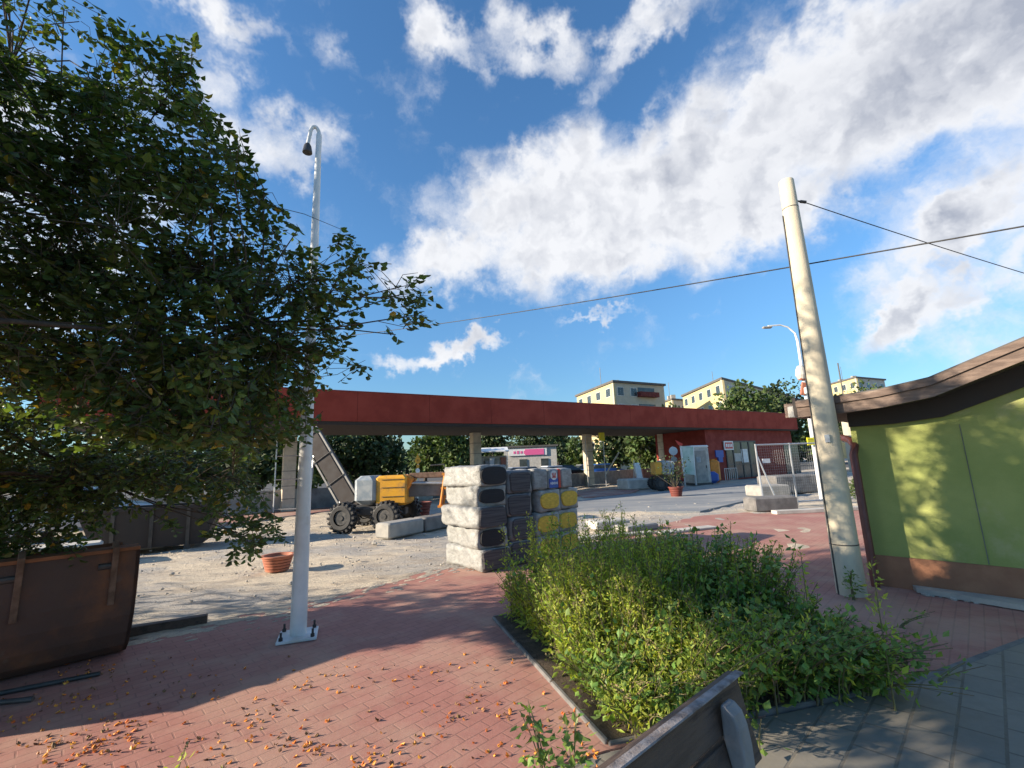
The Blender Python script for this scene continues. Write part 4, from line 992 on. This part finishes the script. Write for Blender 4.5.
mb.build('plate_lines', M['dark'], q)
p = SL(808,391); mb = MB(); mb.box(Vector((.0,-.12,p.z)), (.2,.12,.24), bev=.02); mb.build('control_box', M['whitep'], s2l)
p = SL(797.5,373); mb = MB()
mb.lathe([(.001,.28),(.10,.26),(.17,.12),(.2,-.1),(.12,-.25),(.001,-.27)], (p.x+.1,-.05,p.z), 14); o = mb.build('hanging_flag', M['conc_l'], s2l)
mb = MB(); mb.box((p.x+.12,-.05,p.z-.22), (.26,.22,.14), bev=.04); mb.build('flag_stripe', M['terra'], o)
p = SL(801,389); mb = MB(); mb.box((p.x+.05,-.05,p.z), (.16,.08,.5), ry=.25, bev=.02); mb.build('red_pennant', M['terra'], s2l)
p = SL(807,380); mb = MB(); mb.box((p.x+.08,-.02,p.z), (.22,.12,.42), ry=-.3, bev=.04); mb.build('dark_bag', M['dark'], s2l)
# low shrubs between the pole and the kiosk
def leafball(name, c, rx, ry, rz_, n, L, m_, label, cat, trunk=None, group=None, seed=0, clumps=14, bark_h=0):
    rnd = random.Random(seed); t = empty(name, (c[0], c[1], 0), label, cat, 0, group)
    cc = Vector((0,0,c[2])); mb = MB(); cs = []
    for k in range(clumps):
        v = Vector((rnd.gauss(0,1), rnd.gauss(0,1), rnd.gauss(0,1))).normalized()*rnd.uniform(.35,.88); cs.append((Vector((v.x*rx, v.y*ry, v.z*rz_))+cc, rnd.uniform(.28,.5)))
    sc = (rx+rz_)/2
    for k in range(n):
        p0, r_ = rnd.choice(cs); v = Vector((rnd.gauss(0,1), rnd.gauss(0,1), rnd.gauss(0,1))).normalized()*(rnd.random()**.4)*r_*sc
        p = p0+v; 
        if p.z < .03: p.z = rnd.uniform(.03,.3)
        d = (v.normalized()+Vector((rnd.gauss(0,.7), rnd.gauss(0,.7), rnd.gauss(0,.7)))).normalized(); s_ = d.cross(Vector((rnd.gauss(0,1), rnd.gauss(0,1), rnd.gauss(0,1)))).normalized()
        ll = L*rnd.uniform(.6,1.4); leafquad(mb, p, d, s_, ll, ll*.38)
    mb.build('crown', M[m_], t)
    mb = MB(); th = c[2]; tr_ = trunk or .12
    mb.tube([(0,0,-.1),(.05,0,th*.5),(0,0,th)], [tr_,tr_*.75,tr_*.3], 8)
    for q, r_ in cs[:8]: mb.tube([(.03,0,th*.45), (q*.5+Vector((0,0,th*.3))), q], [tr_*.5,tr_*.3,tr_*.1], 5)
    mb.build('trunk', M['bark'], t); return t
c = G(860,500); leafball('shrub', (c.x*1.0, c.y, .55), .8, .5, .55, 900, .07, 'far2', 'small green shrub between the utility pole and the kiosk pipe', 'shrub', .03, None, 3, 8)

# ------------------------------------------------------------------ far vegetation
tree_g = 'trees in the background beyond the low wall'
TR = [ # px, ytop, Y, halfwidth px, bottom z, mat, label, name
 (352,418,34,42,'far1','dark dense tree standing behind the conveyor and the boom lift',3600),
 (384,436,40,20,'far1','darker smaller tree right of the big one behind the boom lift',1500),
 (425,425,50,18,'far2','light green tree just right of the sky gap under the canopy',1500),
 (455,422,48,20,'far2','light green tree left of the second canopy column',1700),
 (492,425,62,16,'far1','dark tree just right of the second canopy column, above the small shop',1200),
 (525,420,80,20,'far1','dark tree rising behind the left half of the small shop roof',1200),
 (556,420,78,18,'far1','dark tree behind the right half of the small shop roof',1200),
 (575,442,50,10,'far2','small bright green tree at the right end of the small shop',800),
 (615,420,48,22,'far1','dark tree just right of the middle right column',1900),
 (640,428,44,16,'far2','olive green tree behind the thin grey post',1200),
 (664,424,46,20,'far1','dark tree behind the mini dumper',1700),
 (300,430,30,20,'far2','light green tree half hidden behind the lamp post',1300),
 (262,412,30,26,'far1','dark tree left of the lamp post behind the left column',1800),
 (225,420,34,26,'far1','dark tree far left behind the overhanging branches, nearest the column',1600),
 (160,430,36,34,'far1','dark tree far left behind the overhanging branches, middle one',1600),
 (80,440,38,40,'far1','dark tree far left behind the overhanging branches, leftmost one',1600)]
for i, (px, yt, Y, hw, mt, lb, n) in enumerate(TR):
    top_ = A(px, yt, Y); s_ = Y/F; hgt_ = top_.z; rz_ = hgt_*.47
    leafball('deciduous_tree', (top_.x, Y, hgt_-rz_*.92), hw*s_*.95, hw*s_*.8, rz_, n, .22+.0045*Y, mt, lb, 'tree', .22, tree_g, 40+i, 18)
TR2 = [(742,377,66,26,'far2','light green tree rising over the red building roof, left one',3600),
       (775,388,70,26,'far1','dark green tree over the right end of the red building roof',3000),
       (806,398,75,14,'far2','green treetop left of the utility pole above the roofs',1000),
       (838,392,95,14,'far1','dark treetop just right of the utility pole above the kiosk roof',900),
       (868,382,85,20,'far2','green treetop above the low corner of the kiosk roof',1400),
       (673,401,80,12,'far1','small dark treetop between the two pale apartment blocks',700)]
for i, (px, yt, Y, hw, mt, lb, n) in enumerate(TR2):
    top_ = A(px, yt, Y); s_ = Y/F; rz_ = top_.z*.44
    leafball('deciduous_tree', (top_.x, Y, top_.z-rz_*.95), hw*s_*.95, hw*s_*.8, rz_, n, .22+.005*Y, mt, lb, 'tree', .3, 'treetops showing above the roofs', 80+i, 20)

mb = MB(); rnd = random.Random(77)
for k in range(26000):
    x = rnd.uniform(-150, 75); y = 105+rnd.uniform(-6, 6)+.08*x; hh_ = 6.5+2.2*noise.noise(Vector((x*.06, 1, 0)))+1.2*noise.noise(Vector((x*.25, 4, 0)))
    p = Vector((x, y, rnd.uniform(0,1)**.8*hh_)); d = rnd_dir(.2); leafquad(mb, p, d, d.cross(rnd_dir()).normalized(), rnd.uniform(.7,1.5), .4)
tag(mb.build('distant_wood', M['far1']), 'distant dark wood closing the view under the canopy', 'wood', kind='stuff')
# ------------------------------------------------------------------ apartment blocks
def block_house(cx, ytop, Y, lx, lY, rx, rY, label, wall, wallr, floors=5, nl=4, nr=5, balc=False):
    c = A(cx, ytop, Y); zt = c.z; C0 = Vector((c.x, Y, 0))
    def onray(px, YY): d = ray(px, 400); return Vector((d.x/d.y*YY, YY, 0))
    Lp, Rp = onray(lx, lY), onray(rx, rY)
    t = empty('apartment_block', C0, label, 'apartment block')
    a, b, e = Lp-C0, Vector((0,0,0)), Rp-C0; back_ = a+e
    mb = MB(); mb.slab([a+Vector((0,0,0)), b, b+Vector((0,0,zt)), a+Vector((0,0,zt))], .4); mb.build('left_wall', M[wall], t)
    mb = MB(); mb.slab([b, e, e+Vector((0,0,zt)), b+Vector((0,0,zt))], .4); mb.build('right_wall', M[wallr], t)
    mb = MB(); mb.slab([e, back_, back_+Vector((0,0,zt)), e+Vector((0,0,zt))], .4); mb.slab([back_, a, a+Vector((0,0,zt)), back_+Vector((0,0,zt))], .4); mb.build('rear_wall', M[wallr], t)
    mb = MB(); 
    k = .5; P = [a, b, e, back_]; cen = (a+e)/2
    mb.prism([(((p-cen)*(1+k/max(1,(p-cen).length))+cen).x, ((p-cen)*(1+k/max(1,(p-cen).length))+cen).y) for p in P], zt+.02, zt+.45); rf = mb.build('roof', M['roofd'], t)
    for q in (.3,.7):
        p = a.lerp(b, q)+(e*.3); mb = MB(); mb.box(p+Vector((0,0,zt+1.1)), (1.2,.9,1.3)); mb.build('chimney', M['conc'], rf)
    p = a.lerp(b,.45)+e*.2; mb = MB(); mb.tube([p+Vector((0,0,zt)), p+Vector((0,0,zt+5.5))], .06, 5); mb.build('aerial', M['dark'], rf)
    fh_ = zt/floors
    for (p0, p1, n_) in ((a, b, nl), (b, e, nr)):
        d = p1-p0; u_ = d.normalized(); nrm = Vector((u_.y, -u_.x, 0)); rz_ = math.atan2(u_.y, u_.x)
        for f in range(1, floors):
            for k in range(n_):
                q = p0+d*((k+.5)/n_)+nrm*.02; z = f*fh_+fh_*.5
                wdt = min(2.1, d.length/n_*.48)
                if balc and p0 is b and k == n_-2:
                    mb = MB(); mb.box(q+nrm*.5+Vector((0,0,z-.45)), (d.length/n_*1.5,1.1,1.0), rz=rz_); bo = mb.build('balcony', M['reddark'], t)
                    mb = MB(); mb.box(q+Vector((0,0,z+.45)), (d.length/n_*1.3,.12,1.2), rz=rz_); mb.build('glazing', M['glass'], bo); continue
                if balc and p0 is b and k == n_-1: continue
                mb = MB(); mb.box(q+Vector((0,0,z)), (wdt,.1,1.8), rz=rz_); wo_ = mb.build('window', M['whitep'], t)
                for sx in (-1, 1):
                    mb = MB(); mb.box(q+u_*sx*wdt*.235+nrm*.06+Vector((0,0,z)), (wdt*.44,.03,1.64), rz=rz_); mb.build('pane', M['glass'], wo_)
    return t
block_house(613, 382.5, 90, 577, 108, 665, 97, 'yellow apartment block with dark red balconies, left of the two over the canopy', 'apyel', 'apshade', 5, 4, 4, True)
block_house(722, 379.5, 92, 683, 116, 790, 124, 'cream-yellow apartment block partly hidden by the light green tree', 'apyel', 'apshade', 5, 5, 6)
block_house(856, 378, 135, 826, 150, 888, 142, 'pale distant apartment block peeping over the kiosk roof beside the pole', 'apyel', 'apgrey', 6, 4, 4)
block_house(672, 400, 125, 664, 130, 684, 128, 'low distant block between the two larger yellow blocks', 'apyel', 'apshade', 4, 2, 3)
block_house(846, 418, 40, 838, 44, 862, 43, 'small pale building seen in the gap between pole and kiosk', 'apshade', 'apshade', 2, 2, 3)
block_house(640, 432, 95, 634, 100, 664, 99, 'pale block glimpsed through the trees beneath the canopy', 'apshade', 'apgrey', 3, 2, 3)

# small shop behind the canopy
sp = A(531, 470, 56); ss = empty('small_shop', (sp.x, 56, 0), 'low pale shop with a pink and white sign strip beyond the car park', 'shop')
W2 = A(558,470,56).x-A(505,470,56).x; zt = A(531,447,56).z
mb = MB(); mb.box((0,2,zt/2), (W2,4,zt)); mb.build('wall', M['conc_l'], ss)
mb = MB(); mb.box((0,1.95,zt+.1), (W2+.4,4.4,.18)); mb.build('roof', M['roofd'], ss)
mb = MB(); mb.box((-.3,-.08,zt-.6), (W2*.72,.1,.8)); q = mb.build('sign_strip', M['whitep'], ss)
mb = MB(); mb.box((W2*.08,-.15,zt-.6), (W2*.36,.03,.7)); mb.build('pink_panel', M['pink'], q)
mb = MB()
for k in range(5): mb.box((-W2*.30+k*.42,-.145,zt-.6), (.24,.02,.3+.08*(k % 2)))
mb.build('sign_lettering', M['pink'], q)
for x in (-.9, 1.7):
    mb = MB(); mb.box((x,-.04,1.9), (.9,.08,.9)); q = mb.build('window', M['glass'], ss); mb = MB(); mb.box((x,-.07,1.42), (1.0,.1,.08)); mb.build('sill', M['whitep'], q)
c = A(490,470,52); pv = empty('market_stall', (c.x,52,0), 'pale cluttered stall with a light roof left of the small shop', 'stall')
mb = MB(); mb.slab([(-2.2,-1,3.3),(2.2,-1,3.3),(2.0,1.5,3.8),(-2.0,1.5,3.8)], .12); mb.build('roof', M['whitep'], pv)
mb = MB(); mb.box((0,.8,1.5), (3.8,.8,2.6)); mb.build('back_wall', M['apshade'], pv)
for x in (-2,2):
    mb = MB(); mb.tube([(x,-.9,0),(x,-.9,3.3)], .05, 6); mb.build('leg', M['galv'], pv)
for k in range(6):
    mb = MB(); mb.box((-1.6+k*.62,.2,1.9+.3*(k % 2)), (.5,.5,.8), rz=k); mb.build('goods_box', M[('whitep','cream','conc','whitep','cream','terra')[k]], pv)

# ------------------------------------------------------------------ cars
def make_car(paint):
    t = empty('parked_car', (0,0,0), 'x', 'car', 0, 'cars parked beyond the low wall')
    sec = [(-2.1,.45,.75,.70),(-2.0,.35,.95,.80),(-1.1,.3,1.0,.84),(1.0,.3,.98,.84),(1.9,.35,.82,.80),(2.1,.45,.65,.70)]
    vs = []; 
    for x, z0, z1, hw in sec: vs += [(x,-hw,z0),(x,-hw*1.02,(z0+z1)/2),(x,-hw*.93,z1),(x,hw*.93,z1),(x,hw*1.02,(z0+z1)/2),(x,hw,z0)]
    fs = [(0,1,2,3,4,5)]+[(k*6+i, (k+1)*6+i, (k+1)*6+(i+1) % 6, k*6+(i+1) % 6) for k in range(5) for i in range(6)]+[(35,34,33,32,31,30)]
    mb = MB(); mb.add(vs, fs); o = mb.build('body', paint, t); smooth_by_angle(o, 45)
    def green(x0, x1, x2, x3, z0, z1, w0, w1): return [(x0,-w0,z0),(x3,-w0,z0),(x3,w0,z0),(x0,w0,z0),(x1,-w1,z1),(x2,-w1,z1),(x2,w1,z1),(x1,w1,z1)]
    F6 = [(0,1,5,4),(1,2,6,5),(2,3,7,6),(3,0,4,7),(4,5,6,7)]
    mb = MB(); mb.add(green(-1.75,-1.15,.35,1.1,.97,1.40,.77,.60), F6); g = mb.build('windows', M['glass'], t)
    mb = MB(); mb.add(green(-1.2,-1.15,.35,.42,1.38,1.45,.63,.58), F6); mb.build('roof', paint, t)
    for x in (-1.3,1.3):
        for y in (-.8,.8):
            mb = MB(); mb.tube([(x,y-.1,.32),(x,y+.1,.32)], .32, 16); w_ = mb.build('wheel', M['black'], t); mb = MB(); mb.tube([(x,y-.11,.32),(x,y+.11,.32)], .18, 12); mb.build('rim', M['galv'], w_)
    for y in (-.55,.55):
        mb = MB(); mb.box((2.06,y,.66), (.1,.3,.12), bev=.02); mb.build('headlight', M['whitep'], t)
    return t
paints = {'dark blue': mat('paint_blue', (.02,.04,.12), None, rough=.25, coat=.6), 'black': mat('paint_black', (.012,.012,.014), None, rough=.25, coat=.6), 'silver': mat('paint_silver', (.45,.46,.48), None, rough=.3, metal=.5, coat=.5),
          'white': mat('paint_white', (.75,.75,.75), None, rough=.3, coat=.5), 'grey': mat('paint_grey', (.16,.17,.18), None, rough=.3, coat=.5), 'bright blue': mat('paint_bblue', (.03,.12,.42), None, rough=.3, coat=.5)}
car0 = {k: make_car(v) for k, v in paints.items()}
used = set()
for px, Y, a, k, lb in [(478,43,20,'black','black parked car behind the top of the insulation stack'),(497,45,25,'dark blue','dark blue parked car left of centre in the row below the small shop'),
                        (514,44,200,'silver','silver parked car below the left window of the small shop'),(530,45,22,'grey','grey parked car below the middle of the small shop'),
                        (548,43,205,'white','white parked car below the right window of the small shop'),(567,46,25,'black','black parked car right of the white one in the row'),
                        (604,47,15,'bright blue','bright blue parked car seen beside the scaffold frame'),(582,48,200,'silver','silver parked car just left of the middle right column')]:
    o = car0[k] if k not in used else copy_tree(car0[k]); used.add(k)
    p = A(px, 466, Y); o.location = (p.x, Y, .25 if 0 else .02); o.rotation_euler = (0,0,R(a)); o['label'] = lb
p = G(112, 540); o = copy_tree(car0['silver']); o.location = (-13.6, 14.5, 0); o.rotation_euler = (0,0,R(35)); o['label'] = 'silver car half hidden behind the hanging branches at the far left'; o['group'] = 'cars parked beyond the low wall'

# skip and debris on the left
sc_ = G(135,553); sk2 = empty('rubble_skip', (sc_.x, sc_.y+.6, 0), 'dark steel skip standing on the sand behind the hanging branches', 'skip', R(25))
mb = MB(); mb.add([(-1.0,-.5,.08),(1.0,-.5,.08),(1.0,.5,.08),(-1.0,.5,.08),(-1.35,-.6,.95),(1.35,-.6,.95),(1.35,.6,.95),(-1.35,.6,.95)], [(3,2,1,0),(0,1,5,4),(1,2,6,5),(2,3,7,6),(3,0,4,7)]); mb.build('body', M['soff'], sk2)
mb = MB()
for y in (-.6,.6): mb.box((0,y,.95), (2.75,.07,.07))
for x in (-1.35,1.35): mb.box((x,0,.95), (.07,1.2,.071))
mb.build('rim', M['soff'], sk2)
for x in (-.7,0,.7):
    mb = MB(); mb.box((x,-.56,.5), (.07,.05,.85), rx=.1); mb.build('rib', M['dark'], sk2)
for dx in (-.7,.7):
    mb = MB(); mb.box((dx,0,.04), (.12,1.0,.1)); mb.build('skid', M['dark'], sk2)
block('concrete_block', G(60,566), (1.2,.6,.4), R(40), 'conc_l', 'pale concrete block behind the rusty bucket under the branches', 'concrete block', .04)
block('timber_plank', G(85,556)+Vector((0,0,0)), (2.8,.18,.06), R(38), 'conc_l', 'long pale board behind the rusty bucket', 'plank', .01)

# ------------------------------------------------------------------ the big tree on the left
tree = empty('linden_tree', (-3.7, .6, 0), 'large leafy tree overhanging the left side with dark and yellowing leaves', 'tree')
T0 = Vector((-3.7, .6, 0))
OUT = [(-420,-260),(20,-120),(40,-10),(62,-2),(110,12),(150,42),(172,40),(180,18),(192,30),(197,70),(205,110),(232,118),(252,150),(262,192),(300,212),(306,245),(338,262),(343,228),(356,224),(366,285),(392,290),(424,268),(430,296),(428,325),(405,330),(392,348),(372,340),(386,372),(352,366),(338,352),(318,398),(312,432),(282,446),(272,488),(284,532),(264,545),(246,572),(228,552),(214,528),(176,528),(132,512),(96,540),(58,566),(10,585),(-200,560),(-420,520)]
CORE = [(-420,-200),(0,40),(60,60),(120,90),(170,150),(210,200),(262,262),(300,300),(300,345),(280,395),(262,430),(250,490),(215,500),(140,490),(80,520),(0,548),(-420,520)]
sprays = []; rnd = random.Random(21); tries = 0
def gap(p): return noise.noise(p*1.7)+.5*noise.noise(p*4.1)
LIT = [(-300,705),(0,698),(250,664),(420,640),(497,622),(560,690),(615,750),(640,1000),(-600,1000)]
LITB = [(500,540),(630,520),(655,560),(628,640),(625,760),(600,745),(500,625)]
LITC = [(130,628),(130,560),(440,545),(600,545),(505,612),(400,616),(300,622)]
def wall_hit(p):
    t = (p-wa).dot(wn)/(-SH.dot(wn)); q = p+SH*t; q.z = p.z-t*math.tan(SUN_EL); return q
def shades_lit(p, soft):
    q = p+SH*(p.z/math.tan(SUN_EL)); q.z = 0
    if q.y > .3:
        x, y = PX(q)
        if inpoly(x, y, LIT): return True
        if inpoly(x, y, LITC) and rnd.random() < .9: return True
    q = p+SH*((p.z-.7)/math.tan(SUN_EL)); q.z = .7
    if p.z > .7 and q.y > .3:
        x, y = PX(q)
        if inpoly(x, y, LITB) and rnd.random() < .9: return True
    if soft:
        q = wall_hit(p)
        if 0.15 < q.z < 5.2:
            x, y = PX(q); lim = 950+45*noise.noise(Vector((0, y*.02, 0)))
            if x < lim and (y < 480 or x > 870) and rnd.random() < .93: return True
    return False
while len(sprays) < 8600 and tries < 400000:
    tries += 1
    px, py = rnd.uniform(-420,432), rnd.uniform(-260,590)
    if not inpoly(px, py, OUT): continue
    core = inpoly(px, py, CORE)
    lo, hi = (2.7, 4.5)
    if py > 440: lo, hi = 3.9, 5.2
    elif px > 240: lo, hi = 3.2, 4.3
    if py < 130: lo, hi = 2.8, 4.6
    if px < -60: lo = 3.0
    for att in range(5):
        p = A(px, py, rnd.uniform(lo, hi+.25*att))
        if not shades_lit(p, True): break
    else:
        if px < -8 or not core or rnd.random() < .6: continue
    g = gap(p)
    if not core and (g < -.05 or rnd.random() < .35): continue
    if core and py < 420 and g < -.55: continue
    if py < 260 and core and g < -.18: continue
    # the lamp post stays mostly clear above the branch tips and below
    if p.z < .9 and px < 150: continue
    sprays.append(p)
n_in = len(sprays)
for k in range(5200):     # the part of the crown left of the frame and towards the viewer
    v = Vector((rnd.gauss(0,1), rnd.gauss(0,1), rnd.gauss(0,1))).normalized()*(rnd.random()**.45)
    p = Vector((-3.7,1.35,3.45))+Vector((v.x*1.7, v.y*1.55, v.z*1.45))
    x_, y_ = PX(p)
    if -20 < x_ < 1040 and -20 < y_ < 790 and p.y > 0: continue
    if p.z < 1.95+.25*noise.noise(p*1.5): continue
    if gap(p) < -.45 or shades_lit(p, True): continue
    sprays.append(p)
for k in range(2300):
    v = Vector((rnd.gauss(0,1), rnd.gauss(0,1), rnd.gauss(0,1))).normalized()*(rnd.random()**.45)
    p = Vector((-4.7,2.3,4.3))+Vector((v.x*1.6, v.y*1.4, v.z*1.3))
    x_, y_ = PX(p)
    if -15 < x_ < 1040 and -20 < y_ < 790 and p.y > 0: continue
    if gap(p) < -.35 or shades_lit(p, True): continue
    sprays.append(p)
# limbs: trunk, scaffold limbs to clump centres, then twigs
mb = MB(); mb.tube([T0-T0, Vector((.02,.05,.8)), Vector((.0,.15,1.5)), Vector((.1,.35,2.2)), Vector((.1,.6,3.2)), Vector((.2,.9,4.4))], [.17,.14,.125,.11,.08,.04], 14); 
limb_mb = MB()
cells = {}
for p in sprays: cells.setdefault((round(p.x/.8), round(p.y/.8), round(p.z/.8)), []).append(p)
spine = [Vector((.0,.15,1.5)), Vector((.1,.35,2.2)), Vector((.1,.6,3.2)), Vector((.2,.9,4.2))]
def near_spine(q):
    zt_ = max(1.5, min(4.2, q.z-.35*((q.x**2+(q.y-.4)**2)**.5)*.9)); 
    for a, b in zip(spine, spine[1:]):
        if zt_ <= b.z: return a.lerp(b, (zt_-a.z)/(b.z-a.z))
    return spine[-1]
twig_mb = MB(); leaf_mb = MB()
def leaf_spray(p, start):
    d0 = (p-start); d0 = d0.normalized() if d0.length > .05 else rnd_dir(); d0 = (d0+rnd_dir(.1)*.75).normalized(); L = rnd.uniform(.16,.34)
    a = p-d0*L*.75; pts = [a]; d = d0.copy()
    for k in range(4):
        d = (d+Vector((0,0,-.10))+rnd_dir()*.12).normalized(); a = a+d*L/4; pts.append(a)
    twig_mb.tube(pts, [.0035,.003,.0024,.0018,.001], 3, False)
    nl = rnd.randint(7,11)
    for k in range(nl):
        t = (k+.5)/nl*4; i = min(3, int(t)); q = pts[i].lerp(pts[i+1], t-i); dd_ = (pts[i+1]-pts[i]).normalized()
        s_ = dd_.cross(Vector((0,0,1))+rnd_dir()*.3).normalized()*(1 if k % 2 else -1)
        ld = (s_+dd_*.6+Vector((0,0,-.35))+rnd_dir()*.45).normalized(); ls = ld.cross(Vector((0,0,1))+rnd_dir()*.8).normalized(); LL = rnd.uniform(.045,.08)
        q2 = q+ld*.015; n_ = ld.cross(ls); W = LL*.36; fd_ = .35*W
        yel = rnd.random() < (.045 if p.z < 2.7 else .012)
        leaf_mb.cur = 1 if yel else 0
        leaf_mb.add([q2, q2+ld*LL*.3+ls*W+n_*fd_, q2+ld*LL*.7+ls*W*.62+n_*fd_*.7, q2+ld*LL+n_*-.006, q2+ld*LL*.7-ls*W*.62+n_*fd_*.7, q2+ld*LL*.3-ls*W+n_*fd_], [(0,1,2,3),(0,3,4,5)])
centres = [(sum(pl, Vector())/len(pl)-T0, pl) for pl in cells.values()]
# main boughs: spread points among the clump centres, each clump hangs on its nearest bough
boughs = [centres[0][0]]
while len(boughs) < 15:
    boughs.append(max((c for c, _ in centres), key=lambda c: min((c-b).length for b in boughs)))
for _ in range(4):
    acc = [[] for _ in boughs]
    for c, _p in centres: acc[min(range(len(boughs)), key=lambda i: (c-boughs[i]).length)].append(c)
    boughs = [sum(a, Vector())/len(a) if a else b for a, b in zip(acc, boughs)]
bp = []
for b in boughs:
    st = near_spine(b); lift = 0.0
    for _ in range(14):
        ok = True
        for t in (.1,.25,.4,.55,.7,.85,1):
            q = st.lerp(b, t)+Vector((0,0,lift*math.sin(math.pi*min(1,t*.9+.05))))+T0
            g_q = q+SH*(q.z/math.tan(SUN_EL))
            if g_q.y > .3 and inpoly(*PX((g_q.x, g_q.y, 0)), LIT): ok = False
        if ok: break
        lift += .15
    if not ok or lift > .8: continue
    k1 = st.lerp(b,.35)+Vector((rnd.gauss(0,.12), rnd.gauss(0,.12), .05+lift*.9)); k2 = st.lerp(b,.7)+Vector((rnd.gauss(0,.12), rnd.gauss(0,.12), rnd.gauss(.05,.1)+lift*.8))
    P4 = [st, k1, k2, b]; PP = []
    for i in range(3):
        for t in (0, .33, .66): PP.append(P4[i].lerp(P4[i+1], t)+Vector((rnd.gauss(0,.045), rnd.gauss(0,.045), rnd.gauss(0,.045))))
    PP.append(b); limb_mb.tube(PP, [.024-.0018*i for i in range(10)], 7, False)
for cen, pl in centres:
    b = min(boughs, key=lambda q: (q-cen).length)
    m1 = b.lerp(cen,.5)+Vector((rnd.gauss(0,.07), rnd.gauss(0,.07), rnd.gauss(0,.07)))
    limb_mb.tube([b, m1, cen], [.009,.007,.004], 5, False)
    for p in pl:
        q = p-T0; a = m1.lerp(cen, rnd.uniform(.5,1.1))
        if (q-a).length < .7 and rnd.random() < .6: twig_mb.tube([a, a.lerp(q,.5)+rnd_dir()*.05, q], [.0035,.0028,.002], 3, False)
        leaf_spray(q, a)
mb.build('trunk', M['bark'], tree, True)
limb_mb.build('limbs', M['bark'], tree, True); twig_mb.build('twigs', M['twig'], tree)
leaf_mb.build('crown', [M['leaf'], M['leafy']], tree)
